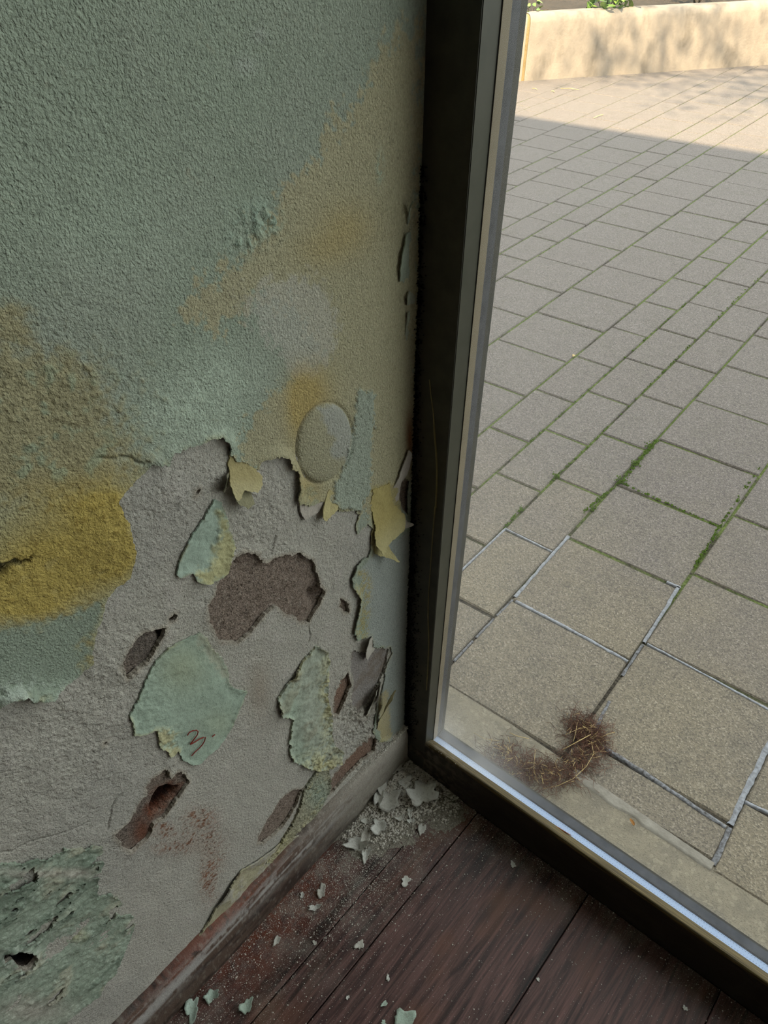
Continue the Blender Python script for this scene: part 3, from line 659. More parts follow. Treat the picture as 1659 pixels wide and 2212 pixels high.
MAT['sealant'] = simple('pale_joint_sealant', (112, 112, 116), (156, 159, 166), 110, .6, (150, .002))
MAT['sealant_dirty'] = simple('dirty_joint_sealant', (62, 58, 56), (140, 141, 146), 150, .7, (150, .002))
def joint():
    t = NT('mossy_joint_fill'); p = t.geo(); n = t.noise(p, 9, 4, .6); f = t.noise(p, 160, 3, .6)
    sep = t.n('ShaderNodeSeparateXYZ'); t.l(p, sep.inputs[0])
    soil = t.ramp(f, [(.3, lin(44, 40, 36)), (.7, lin(92, 86, 76))]); moss = t.ramp(f, [(.3, lin(62, 76, 36)), (.7, lin(116, 126, 76))])
    near = t.math('MULTIPLY', t.maprange(sep.outputs[1], .45, .95), t.maprange(sep.outputs[1], 3.6, 5.5, 1, .45))
    col = t.mix(t.math('MULTIPLY', near, t.maprange(n, .36, .56)), soil, moss)
    t.bump(f, .003, 1.0); return t.done(col, .95, None, .1)
MAT['joint'] = joint()
MAT['moss'] = simple('green_moss', (66, 92, 34), (122, 146, 70), 260, .9, (400, .003), .1)
MAT['straw'] = simple('pale_straw', (170, 142, 92), (206, 184, 136), 90, .8)
MAT['fibre'] = simple('brown_plant_fibre', (70, 48, 40), (122, 88, 72), 60, .85)
MAT['leaf_dry'] = simple('dry_leaf', (126, 84, 40), (170, 120, 64), 300, .7)
def concrete_wall():
    t = NT('planter_concrete'); p = t.geo(); n = t.noise(t.geo((1, 1, .6)), 5, 5, .62); f = t.noise(p, 70, 4, .6)
    col = t.ramp(n, [(.3, lin(136, 126, 115)), (.5, lin(154, 143, 130)), (.72, lin(112, 104, 94))])
    col = t.mix(t.maprange(f, .60, .78, 0, .45), col, lin(104, 96, 86)); t.bump(f, .004, .6); return t.done(col, .9, None, .15)
MAT['planter'] = concrete_wall()
MAT['sealyellow'] = simple('yellow_joint_strip', (134, 114, 76), (152, 132, 92), 40, .8)
MAT['soil'] = simple('dark_soil', (44, 38, 30), (70, 60, 48), 30, .95, (60, .01))
def leaf_mat():
    t = NT('green_leaf'); oi = t.n('ShaderNodeObjectInfo'); n = t.noise(t.geo(), 50, 3)
    col = t.mix(oi.outputs['Random'], lin(66, 104, 36), lin(132, 160, 70)); col = t.mix(t.maprange(n, .4, .7, 0, .4), col, lin(160, 186, 100))
    t.b.inputs['Transmission Weight'].default_value = 0; return t.done(col, .4, None, .4)
MAT['leaf'] = leaf_mat()
MAT['bark'] = simple('tree_bark', (70, 60, 48), (104, 92, 76), 20, .95, (40, .01))
MAT['white_wall'] = simple('interior_plaster', (178, 174, 166), (190, 186, 178), 3, .9)
MAT['ceiling'] = simple('ceiling_paint', (200, 198, 192), (208, 206, 200), 3, .9)
MAT['facade'] = simple('facade_render', (186, 180, 168), (200, 194, 182), 4, .9)
def chip_mat(name, a, b):
    t = NT(name); oi = t.n('ShaderNodeObjectInfo'); n = t.noise(t.geo(), 180, 4, .6)
    col = t.mix(oi.outputs['Random'], lin(*a), lin(*b)); col = t.mix(t.maprange(n, .45, .75, 0, .4), col, lin(120, 112, 100))
    t.bump(t.noise(t.geo(), 420, 3), .001, .8); return t.done(col, .85, None, .2)
MAT['chip'] = chip_mat('plaster_chip', (186, 183, 174), (212, 212, 206))
MAT['chip_green'] = chip_mat('painted_chip', (164, 180, 166), (186, 204, 192))
MAT['dust'] = simple('plaster_dust', (104, 98, 88), (166, 160, 148), 240, .95, (500, .0025), .1)
MAT['crumb'] = simple('plaster_crumb', (182, 176, 166), (226, 222, 214), 120, .9, None, .1)
MAT['mold'] = simple('black_mold', (10, 10, 9), (26, 24, 20), 200, .95, (600, .002), .1)

# ------------------------------------------------------------------ room shell
def struct(name, mat, *boxes):
    m = MB()
    for b in boxes: m.box(*b)
    return tag(m.build(name, mat), kind='structure')
floor = struct('floor', MAT['rubber'], (-.2, 4.2, -4.2, .0, -.06, -.010))
struct('ceiling', MAT['ceiling'], (-.2, 4.2, -4.2, .06, 2.62, 2.75))
struct('wall_back', MAT['white_wall'], (-.2, 4.2, -4.4, -4.2, -.06, 2.75))
struct('wall_right', MAT['white_wall'], (4.2, 4.4, -4.4, .06, -.06, 2.75))
struct('wall_front', MAT['facade'], (-3.5, -.2, .0, .30, -.3, 4.0), (-.2, 4.2, .06, .30, 2.52, 4.0), (4.2, 7.5, .0, .30, -.3, 4.0))
# flat roof whose edge throws the shadow across the courtyard
def shadow_edge(a, b, H):
    x = a*_c(PAV_YAW)-b*_s(PAV_YAW); y = a*_s(PAV_YAW)+b*_c(PAV_YAW); k = (H+.03)/SUN_DIR.z
    return x+SUN_DIR.x*k, y+SUN_DIR.y*k
HR = 4.0
e0 = shadow_edge(-2.499, 4.533, HR); e1 = shadow_edge(-.78, 4.646, HR)
sl = (e1[1]-e0[1])/(e1[0]-e0[0]); ed = lambda x: e0[1]+(x-e0[0])*sl
r = MB(); r.add([(-5, -6, HR), (9, -6, HR), (9, ed(9), HR), (-5, ed(-5), HR), (-5, -6, HR+.3), (9, -6, HR+.3), (9, ed(9)-.25, HR+.3), (-5, ed(-5)-.25, HR+.3)],
              [(0,3,2,1),(4,5,6,7),(0,1,5,4),(1,2,6,5),(2,3,7,6),(3,0,4,7)])
tag(r.build('roof', MAT['facade']), kind='structure')

# floor boards, one object each
seams = [.0, .115, .181, .413, .646, .879, 1.112, 1.345, 1.578, 1.811, 2.044, 2.277, 2.51, 2.743, 2.976, 3.209, 3.442, 3.675, 3.908, 4.141]
def board_mesh(w, l):
    m = MB(); g = .0008; b = .0011
    x0, x1, y0, y1 = g, w-g, g, l-g
    m.add([(x0,y0,-.009),(x1,y0,-.009),(x1,y1,-.009),(x0,y1,-.009),(x0,y0,-b),(x1,y0,-b),(x1,y1,-b),(x0,y1,-b),(x0+b,y0+b,0),(x1-b,y0+b,0),(x1-b,y1-b,0),(x0+b,y1-b,0)],
          [(0,1,5,4),(1,2,6,5),(2,3,7,6),(3,0,4,7),(4,5,9,8),(5,6,10,9),(6,7,11,10),(7,4,8,11),(8,9,10,11)])
    me = m.mesh('floorboard'); me.materials.append(MAT['floor']); return me
cuts = {0: [-1.1], 3: [-.262], 1: [-1.1], 2: [-1.1], 4: [-.9], 5: [-.5], 6: [-1.2]}
for i in range(len(seams)-1):
    ys = [0.0]+cuts.get(i, [-.3-.37*(i % 3)])
    while ys[-1] > -4.2: ys.append(max(ys[-1]-1.285, -4.2))
    for j in range(len(ys)-1):
        w = seams[i+1]-seams[i]; l = ys[j]-ys[j+1]
        if l < .02: continue
        o = link('floorboard', board_mesh(w, l), floor); o.location = (seams[i], ys[j+1], random.uniform(-.0003, .0003))

# ------------------------------------------------------------------ baseboard
nb, prof = 760, [(.0165, 0), (.0170, .02), (.0165, .04), (.0160, .06), (.0155, .08), (.0150, .098), (.0140, .108), (.0120, .115), (.0085, .120), (.004, .122), (-.004, .1225)]
pr = []
for (a, b), (c, d) in zip(prof[:-1], prof[1:]):
    for k in range(3): pr.append((a+(c-a)*k/3, b+(d-b)*k/3))
pr.append(prof[-1]); pr = np.array(pr)
yb = np.linspace(-.004, -1.40, nb); Yb, Ib = np.meshgrid(yb, np.arange(len(pr)), indexing='ij')
Zb = pr[Ib, 1]; bow = .005*np.exp(-((Yb+.47)/.14)**2)-.002
nse = fbm(Yb/6, Zb, .010, 4, 51, .5, False); nsf = fbm(Yb, Zb, .006, 3, 52)
Xb = pr[Ib, 0]+bow*(1-Zb/.2)+nse*.0008+nsf*.0003
near = sstep(-.34, -.08, Yb)
Zb2 = Zb+near*nsf*.0012
bcol = np.broadcast_to(lin(92, 76, 66), Yb.shape+(3,)).copy()
stk = fbm(Yb/14, Zb, .006, 4, 54, .6, False)
bcol = mixc(bcol, lin(54, 42, 38), sstep(-.1, .35, nse+stk)*.85)
bcol = mixc(bcol, lin(122, 64, 44), sstep(.085, .112, Zb)*(1-near)*sstep(-.3, .2, nsf+.2)*.8*np.exp(-((Yb+.46)/.12)**2))
bcol = mixc(bcol, lin(172, 168, 164), np.clip(np.exp(-((Zb-.088)/.022)**2)*1.1, 0, 1)*sstep(-.35, .15, stk+nsf*.4)*.95)
bcol = mixc(bcol, lin(158, 152, 142), np.clip(near*sstep(-.55, .25, fbm(Yb/2, Zb, .02, 4, 53)+near*.5)*.95+sstep(.2, .6, nsf)*.35, 0, 1))
V = np.stack([Xb, Yb, Zb2], -1).reshape(-1, 3); m_ = len(pr)
ii, jj = np.meshgrid(np.arange(nb-1), np.arange(m_-1), indexing='ij')
q = np.stack([ii*m_+jj, (ii+1)*m_+jj, (ii+1)*m_+jj+1, ii*m_+jj+1], -1).reshape(-1, 4)
bb = link('baseboard_left', np_mesh('baseboard_left', V, q[:, ::-1], None, True, bcol.reshape(-1, 3)), None, alb_mat('worn_baseboard', 300, .14, [(500, .0009, 3)], .7, .25, .12))
tag(bb, kind='structure')
m = MB(); m.box(-.004, .015, -4.2, -1.40, 0, .118); m.build('baseboard_run', bb.data.materials[0] and MAT['cement'], bb)

# ------------------------------------------------------------------ window: jamb, bottom rail, glazing
win = empty('window_1', (.05, 0, 0)); tag(win, kind='structure')
def part(name, mat, mb, parent=win, smooth=False):
    o = mb.build(name, mat, parent, smooth); o.matrix_parent_inverse = parent.matrix_world.inverted() if parent.matrix_world != Matrix.Identity(4) else Matrix.Translation(-Vector(parent.location)); return o
XE = 3.98; ZT = 2.46; XJ = .0503
m = MB(); m.box(-.20, XJ, 0, .060, .0, 2.55); part('jamb', MAT['frame'], m)
m = MB(); m.box(XJ-.001, XJ+.0006, .0012, .0238, .086, ZT); part('jamb_reveal', MAT['reveal'], m)
m = MB(); m.box(XJ-.002, XJ+.0016, .0243, .0362, .088, ZT); part('spacer_bar', simple('beige_lit_spacer', (112, 102, 82), (128, 116, 94), 16, .6, None, .3), m)  # warm light from outdoors put into the bar's beige colour
m = MB(); m.box(XJ-.002, XJ+.0004, .0366, .050, .088, ZT); m.box(XJ-.002, XJ+.0010, .0240, .0246, .088, ZT); part('gasket', MAT['gasket'], m)
# bottom rail with its worn, uneven upper arris
nx = 420; xs = np.linspace(-.004, 1.4, nx)
rp = [(0, .0), (0, .03), (0, .06), (-.0, .08), (0, .095), (.0002, .102), (.0010, .1058), (.0026, .1080), (.006, .1062), (.010, .1030), (.014, .0995), (.018, .0955), (.0215, .0920), (.0238, .0900), (.0238, .080)]
rp = np.array(rp); Xr, Ir = np.meshgrid(xs, np.arange(len(rp)), indexing='ij')
n1 = fbm(Xr/6, rp[Ir, 1]+rp[Ir, 0], .012, 4, 61); n2 = fbm(Xr/3, rp[Ir, 0]*2, .05, 3, 62)
top = sstep(.090, .104, rp[Ir, 1]+rp[Ir, 0]*1.0)*(Ir < 13)
Yr = rp[Ir, 0]+n1*.0004*(1-top)+top*np.maximum(n2, 0)*.0016; Zr = rp[Ir, 1]+top*(n1*.0010-np.maximum(n2, 0)*.0022)
mm = len(rp); ii, jj = np.meshgrid(np.arange(nx-1), np.arange(mm-1), indexing='ij')
q = np.stack([ii*mm+jj, (ii+1)*mm+jj, (ii+1)*mm+jj+1, ii*mm+jj+1], -1).reshape(-1, 4)
o = link('bottom_rail', np_mesh('bottom_rail', np.stack([Xr, Yr, Zr], -1).reshape(-1, 3), q), win, MAT['sill']); o.matrix_parent_inverse = Matrix.Translation((-.05, 0, 0))
m = MB(); m.box(1.4, 4.2, 0, .0238, 0, .106); part('bottom_rail_run', MAT['sill'], m)
m = MB(); m.box(XJ, 4.2, .0240, .060, -.05, .0835); part('rail_core', MAT['frame'], m)
m = MB(); m.box(XJ, XE, .0246, .0366, .0835, .0876); sp = part('spacer_bar', MAT['spacer'], m)
m = MB()
x = XJ+.004
while x < 1.1:
    for yy in (.0272, .0338): m.add([(x-.0004, yy-.0004, .0879), (x+.0004, yy-.0004, .0879), (x+.0004, yy+.0004, .0879), (x-.0004, yy+.0004, .0879)], [(0, 1, 2, 3)])
    x += .0046
o = m.build('perforation', MAT['hole'], sp); o['kind'] = 'stuff'; o.matrix_parent_inverse = Matrix.Translation((-.05, 0, 0))
m = MB(); m.box(XJ, XE, .0404, .056, .0790, .0850); m.box(XJ, XE, .0368, .0378, .0835, .0886); part('gasket', MAT['gasket'], m)
m = MB(); m.box(-.20, 4.2, 0, .06, ZT, 2.55); m.box(XE, 4.2, 0, .06, 0, 2.55); m.box(1.95, 2.03, 0, .06, .08, ZT); part('frame_surround', MAT['frame'], m)
m = MB(); m.add([(XJ, .0244, .086), (XE, .0244, .086), (XE, .0244, ZT), (XJ, .0244, ZT)], [(0, 1, 2, 3)]); part('pane', MAT['glass'], m)['label'] = 'dusty inner glass pane'
m = MB(); m.add([(XJ, .0390, .086), (XE, .0390, .086), (XE, .0390, ZT), (XJ, .0390, ZT)], [(0, 1, 2, 3)]); part('pane', MAT['glass_clear'], m)['label'] = 'clear outer glass pane'
# orange-brown split of wood along the glazing bead
def on_rail(x, y, yy=.022): P = hit(x, y, 1, yy); return tuple(P)
m = MB(); m.tube([on_rail(*p) for p in tr(1150, 1680, 6.636, [(110,560),(160,600),(220,630),(300,680),(390,730),(470,780),(560,830)])], [.0008, .0022, .0020, .0016, .0014, .0012, .0005], 6)
part('wood_splinter', simple('rusty_splinter', (110, 62, 34), (160, 100, 60), 120, .8), m)
# dried run of sealant down the jamb
pts = [hit(x, y, 1, -.0004) for x, y in tr(780, 500, 3.6875, [(545,1180),(555,1290),(575,1440),(585,1600),(598,1760),(605,1900),(602,2050),(595,2200)])+tr(780, 1050, 3.4025, [(545,150),(525,380),(510,600),(495,800),(492,950),(498,1150),(490,1350),(480,1500)])]
m = MB(); m.tube([tuple(p) for p in pts], [.0006]*3+[.0011]*6+[.0006]*3+[.0010]*(len(pts)-12), 5)
part('sealant_run', simple('olive_sealant', (104, 94, 60), (132, 120, 82), 60, .6), m)

# black mould growing in the corner between wall and jamb
v = []; f = []
def crumb(p, s, sq=.8):
    n = len(v); a = rng.random(6)*.6+.7
    d = [(1,0,0),(-1,0,0),(0,1,0),(0,-1,0),(0,0,sq),(0,0,-sq*.6)]
    R_ = Matrix.Rotation(random.random()*6.28, 3, 'Z')
    for k in range(6): v.append(tuple(Vector(p)+R_ @ (Vector(d[k])*s*a[k])))
    f.extend([(n,n+2,n+4),(n+2,n+1,n+4),(n+1,n+3,n+4),(n+3,n,n+4),(n+2,n,n+5),(n+1,n+2,n+5),(n+3,n+1,n+5),(n,n+3,n+5)])
for k in range(5200):
    z = .10+.88*random.random()**1.35; wdt = .010*(.35+.65*sstep(1.0, .25, z))
    crumb((-.001+abs(random.gauss(0, 1))*wdt+.001, -.0006+random.gauss(0, .0008), z), random.uniform(.0005, .0016))
me = np_mesh('mold', v, [], f, False); o = link('mold', me, win, MAT['mold']); o.matrix_parent_inverse = Matrix.Translation((-.05, 0, 0)); tag(o, 'black mould in the corner of the jamb', kind='stuff')

# ------------------------------------------------------------------ courtyard paving
ZP = -.03
pav = MB(); pav.add([(-9, -.4, -.0035), (8, -.4, -.0035), (8, 14, -.0035), (-9, 14, -.0035), (-9, -.4, -.2), (8, -.4, -.2), (8, 14, -.2), (-9, 14, -.2)],
                    [(0,1,2,3),(7,6,5,4),(0,4,5,1),(1,5,6,2),(2,6,7,3),(3,7,4,0)])
pavement = pav.build('pavement', MAT['joint']); pavement.location = (0, 0, ZP); pavement.rotation_euler = (0, 0, PAV_YAW); tag(pavement, kind='structure')
def to_pav(x, y):
    P = hit(x, y, 2, ZP); return (P[0]*_c(PAV_YAW)+P[1]*_s(PAV_YAW), -P[0]*_s(PAV_YAW)+P[1]*_c(PAV_YAW))
def pav_world(a, b): return (a*_c(PAV_YAW)-b*_s(PAV_YAW), a*_s(PAV_YAW)+b*_c(PAV_YAW))
def project(P):
    q = ROT @ (np.asarray(P)-CAM); return (q[0]/q[2]*F+CX, q[1]/q[2]*F+CY) if q[2] > .05 else (-9999, -9999)
SA = [1.47, 1.17, .87, .566, .245, -.071, -.223, -.376, -.524, -.820, -1.105, -1.253, -1.400, -1.685, -1.828, -2.095, -2.376, -2.52, -2.66, -2.94, -3.08, -3.36, -3.64, -3.78, -4.06, -4.34, -4.48, -4.76, -5.04]
SB = {2: .344, 3: .601, 4: .531, 5: .7455, 6: .658, 7: .852, 8: 1.082, 9: 2.172, 10: 2.660, 11: 2.870, 12: 3.098, 13: 3.25, 14: 3.10}
KERB = lambda a: .223-.066*a-(.006 if a > .3 else 0)
def paver_mesh(w, l, cache={}):
    key = (round(w, 3), round(l, 3))
    if key not in cache:
        m = MB(); b = .0035; g = .0035; x, y = w/2-g, l/2-g
        m.add([(-x,-y,-.03),(x,-y,-.03),(x,y,-.03),(-x,y,-.03),(-x,-y,-b),(x,-y,-b),(x,y,-b),(-x,y,-b),(-x+b,-y+b,0),(x-b,-y+b,0),(x-b,y-b,0),(-x+b,y-b,0)],
              [(0,1,5,4),(1,2,6,5),(2,3,7,6),(3,0,4,7),(4,5,9,8),(5,6,10,9),(6,7,11,10),(7,4,8,11),(8,9,10,11)])
        me = m.mesh('paver'); me.materials.append(MAT['paver']); cache[key] = me
    return cache[key]
slabs = []
for i in range(len(SA)-1):
    a1, a0 = SA[i], SA[i+1]; am = (a0+a1)/2; w = a1-a0; step = .2915 if i < 9 else .284
    s = SB.get(i, .2+.29*((i*.37) % 1)); bs = [s]
    while i != 3 and bs[0]-step > KERB(am)+.035: bs.insert(0, bs[0]-step)
    if i == 3: bs.insert(0, .281)
    bs.insert(0, KERB(am))
    while bs[-1] < 9.0: bs.append(bs[-1]+step)
    for b0, b1 in zip(bs[:-1], bs[1:]):
        if b1-b0 < .03: continue
        slabs.append((am, (b0+b1)/2, w, b1-b0))
def seen(a, b, w, l):
    for da in (-.5, 0, .5):
        for db in (-.5, 0, .5):
            x, y = pav_world(a+da*w, b+db*l); p = project((x, y, ZP))
            if 930 < p[0] < 1720 and 60 < p[1] < 2250: return True
    return False
vis_s = [s for s in slabs if seen(*s)]
# hidden behind the planter line?
vis_s.sort(key=lambda s: (pav_world(s[0], s[1])[0]-CAM[0])**2+(pav_world(s[0], s[1])[1]-CAM[1])**2)
singles = vis_s[:295]; rest = [s for s in slabs if s not in set(singles)]
for a, b, w, l in singles:
    o = link('paver', paver_mesh(w, l), pavement); o.location = (a, b, random.uniform(-.0012, .0012)); o.rotation_euler = (random.gauss(0, .002), random.gauss(0, .002), random.gauss(0, .0012))
m = MB()
for a, b, w, l in rest:
    me = paver_mesh(w, l); z = random.uniform(-.001, .001)
    m.add([(p.co.x+a, p.co.y+b, p.co.z+z) for p in me.vertices], [tuple(p.vertices) for p in me.polygons])
o = m.build('paver_field', MAT['paver'], pavement); o['kind'] = 'stuff'

# concrete kerb between the frame and the first slabs, with a smear of cement along the slabs
kerb = empty('concrete_kerb', (0, .1, ZP)); tag(kerb, kind='structure')
def kp(name, mat, mb):
    o = mb.build(name, mat, kerb); o.matrix_parent_inverse = Matrix.Translation((0, -.1, -ZP)); return o
na = 90; xs = np.linspace(-.6, 4, na); ysl = np.linspace(.0, 1, 24); Xk, Tk = np.meshgrid(xs, ysl, indexing='ij')
edge_y = np.where(Xk < .58, .228-.030*Xk, .20)
Yk = .055+(edge_y-.055)*Tk
Zk = ZP-.0012+.0008*fbm(Xk, Yk, .03, 3, 72)-.002*sstep(.95, 1, Tk)
ii, jj = np.meshgrid(np.arange(na-1), np.arange(23), indexing='ij')
o = link('kerb_slab', np_mesh('kerb_slab', np.stack([Xk, Yk, Zk], -1).reshape(-1, 3), np.stack([ii*24+jj, (ii+1)*24+jj, (ii+1)*24+jj+1, ii*24+jj+1], -1).reshape(-1, 4)), kerb, MAT['kerb']); o.matrix_parent_inverse = Matrix.Translation((0, -.1, -ZP))
xs = np.linspace(.27, .56, 60); Tn = np.linspace(0, 1, 7); Xk, Tk = np.meshgrid(xs, Tn, indexing='ij')
wd = .020+.006*fbm(Xk, Xk*0, .03, 3, 73); y1 = .2235-.030*Xk
Yk = y1-wd*(1-Tk); Zk = ZP+.0006+.0022*Tk+.0008*fbm(Xk, Yk, .008, 3, 74)
Zk = np.where(Tk == 0, ZP-.002, Zk)
ii, jj = np.meshgrid(np.arange(59), np.arange(6), indexing='ij')
o = link('cement_smear', np_mesh('cement_smear', np.stack([Xk, Yk, Zk], -1).reshape(-1, 3), np.stack([ii*7+jj, (ii+1)*7+jj, (ii+1)*7+jj+1, ii*7+jj+1], -1).reshape(-1, 4)), kerb, MAT['cement']); o.matrix_parent_inverse = Matrix.Translation((0, -.1, -ZP))

# pale sealant smeared over the joints near the window
def ribbon(name, px, w, mat, seed, breaks=0.0):
    P = [np.array(to_pav(*p)) for p in px]; pts = []
    for A, B in zip(P[:-1], P[1:]):
        n = max(int(np.linalg.norm(B-A)/.004), 2)
        for k in range(n): pts.append(A+(B-A)*k/n)
    pts.append(P[-1]); pts = np.array(pts); d = np.gradient(pts, axis=0); d /= np.linalg.norm(d, axis=1)[:, None]; nrm = np.stack([-d[:, 1], d[:, 0]], 1)
    s = np.cumsum(np.r_[0, np.linalg.norm(np.diff(pts, axis=0), axis=1)])
    w1 = w/2*(1+.45*fbm(s, s*0, .02, 3, seed)); w2 = w/2*(1+.45*fbm(s, s*0+5, .02, 3, seed+1))
    gap = fbm(s, s*0+9, .05, 2, seed+2) < (breaks*2-1)
    m = MB(); hz = .0016
    L = [tuple(pts[i]+nrm[i]*w1[i])+(-.0035,) for i in range(len(s))]; Rr = [tuple(pts[i]-nrm[i]*w2[i])+(-.0035,) for i in range(len(s))]
    Lt = [tuple(pts[i]+nrm[i]*w1[i]*.8)+(hz,) for i in range(len(s))]; Rt = [tuple(pts[i]-nrm[i]*w2[i]*.8)+(hz,) for i in range(len(s))]
    n = len(s); F_ = []
    for i in range(n-1):
        if gap[i]: continue
        F_ += [(i, i+1, 2*n+i+1, 2*n+i), (2*n+i, 2*n+i+1, 3*n+i+1, 3*n+i), (3*n+i, 3*n+i+1, n+i+1, n+i)]
    m.add(L+Rr+Lt+Rt, F_); return m.build(name, mat, pavement, True)
ribbon('joint_sealant', [(1112,1290),(1228,1158)], .0085, MAT['sealant'], 80)
ribbon('joint_sealant', [(996,1233),(1093,1141)], .0060, MAT['sealant'], 83, .22)
ribbon('joint_sealant', [(1093,1143),(1192,1192)], .0060, MAT['sealant'], 86, .15)
ribbon('joint_sealant', [(1113.8,1298.6),(1235,1362),(1356,1429)], .0090, MAT['sealant'], 89, .08)
ribbon('joint_sealant', [(1391,1388),(1466,1268)], .0085, MAT['sealant'], 92)
ribbon('joint_sealant', [(1440,1257),(1470,1270)], .0090, MAT['sealant'], 95)
ribbon('joint_sealant', [(1398,1391),(1530,1462),(1659,1533),(1720,1567)], .0062, MAT['sealant'], 98, .16)
ribbon('joint_sealant', [(1578,1782),(1602,1730),(1625,1680),(1659,1612),(1690,1550)], .0125, MAT['sealant'], 101)
ribbon('joint_sealant', [(1609,1732),(1660,1755),(1720,1785)], .0070, MAT['sealant'], 104, .25)
ribbon('joint_sealant', [(1302,1613),(1380,1662),(1440,1703),(1510,1750),(1568,1787)], .0100, MAT['sealant_dirty'], 107, .05)
ribbon('joint_sealant', [(1540,1868),(1560,1830),(1576,1788)], .0100, MAT['sealant_dirty'], 110)
ribbon('joint_sealant', [(1388,1392),(1350,1450),(1300,1546),(1282,1590)], .0075, MAT['sealant_dirty'], 113, .3)
ribbon('joint_sealant', [(980,1428),(1040,1365),(1107,1296)], .0060, MAT['sealant_dirty'], 116, .3)

# moss tufts in the joints
v = []; f = []
def tuft(px, n, spread, hgt):
    a, b = to_pav(*px); x0, y0 = pav_world(a, b)
    for k in range(n):
        crumb((x0+random.gauss(0, spread), y0+random.gauss(0, spread), ZP-.001+abs(random.gauss(0, hgt))), random.uniform(.0012, .0032), 1.2)
for A, B, n, sp, hh in [((1258,1108),(1345,1036),60,.0022,.003), ((1345,1036),(1420,950),110,.003,.005), ((1340,1042),(1555,1138),50,.002,.002), ((1555,1136),(1500,1226),50,.0025,.003), ((1185,1045),(1274,962),26,.002,.002), ((1130,1090),(1090,1140),20,.002,.002), ((1274,962),(1636,600),60,.0018,.0015), ((1143,956),(1542,602),50,.0016,.0015), ((1556,1136),(1640,1010),30,.002,.002)]:
    for k in range(n):
        t_ = random.random(); tuft((A[0]+(B[0]-A[0])*t_, A[1]+(B[1]-A[1])*t_), 3, sp, hh*.6)
for px, n, sp, hh in [((1202,1030),40,.005,.005), ((1343,1041),70,.008,.006), ((1372,1003),60,.006,.006), ((1125,1103),25,.004,.004), ((1402,965),50,.006,.006), ((1280,1100),30,.004,.004)]: tuft(px, n, sp, hh)
o = link('moss', np_mesh('moss', v, [], f, False), None, MAT['moss']); tag(o, 'green moss and grass growing in the paving joints', 'moss', kind='stuff')

# ------------------------------------------------------------------ tangle of straw blown against the slabs
S4 = lambda p: tr(900, 1300, 2.186, p)
path = [np.array(floor_pt(x, y, ZP)) for x, y in S4([(385,690),(420,770),(500,800),(590,820),(690,815),(770,760),(840,680),(830,620),(780,600),(750,600)])]
cl = empty('straw_clump', (float(path[4][0]), float(path[4][1]), ZP)); tag(cl, 'tangled clump of brown straw and plant fibre on the slabs outside the glass', 'straw')
inv = Matrix.Translation(-Vector(cl.location))
def along(t):
    k = min(int(t*(len(path)-1)), len(path)-2); fr = t*(len(path)-1)-k; return path[k]*(1-fr)+path[k+1]*fr
def fibre(mb, p, L, r, z0, curl=1.0, n=5, sides=3):
    an = random.random()*6.28; pts = []; x, y = p; z = z0
    for k in range(n):
        pts.append((x, y, max(z, ZP+.001))); an += random.gauss(0, .5*curl); x += math.cos(an)*L/n; y += math.sin(an)*L/n; z += random.gauss(0, .003)
    mb.tube(pts, r, sides)
m = MB()
for k in range(1600):
    c = along(random.random()**.9*.97+.015); p = c+np.array([random.gauss(0, .018), random.gauss(0, .018)])
    fibre(m, p, random.uniform(.02, .055), random.uniform(.00022, .00050), ZP+abs(random.gauss(.003, .006)), 1.2)
o = m.build('fibre_mass', MAT['fibre'], cl); o.matrix_parent_inverse = inv; o['kind'] = 'stuff'
m = MB()
for k in range(240):
    c = along(random.random()); p = c+np.array([random.gauss(0, .012), random.gauss(0, .012)])
    fibre(m, p, random.uniform(.008, .03), random.uniform(.0003, .0007), ZP+abs(random.gauss(.007, .005)), .4, 3)
o = m.build('straw_bits', MAT['straw'], cl); o.matrix_parent_inverse = inv; o['kind'] = 'stuff'
for st, r in [([(825,660),(835,720),(800,780),(740,835),(670,865),(600,880)], .0006), ([(690,698),(750,668),(820,630)], .0009), ([(870,640),(900,628),(935,618)], .0006), ([(590,820),(596,862)], .0009), ([(740,660),(750,620),(755,590)], .0006), ([(700,628),(770,600),(850,596)], .0005), ([(440,618),(470,636),(530,650)], .0008), ([(560,700),(552,790),(570,850)], .0005), ([(270,618),(320,650),(390,660)], .0004)]:
    pts = []
    for i, q in enumerate(S4(st)): a = floor_pt(q[0], q[1], ZP+.012); pts.append((a[0], a[1], ZP+.012+.003*math.sin(i)))
    m = MB(); m.tube(pts, r, 5); o = m.build('straw', MAT['straw'], cl, True); o.matrix_parent_inverse = inv

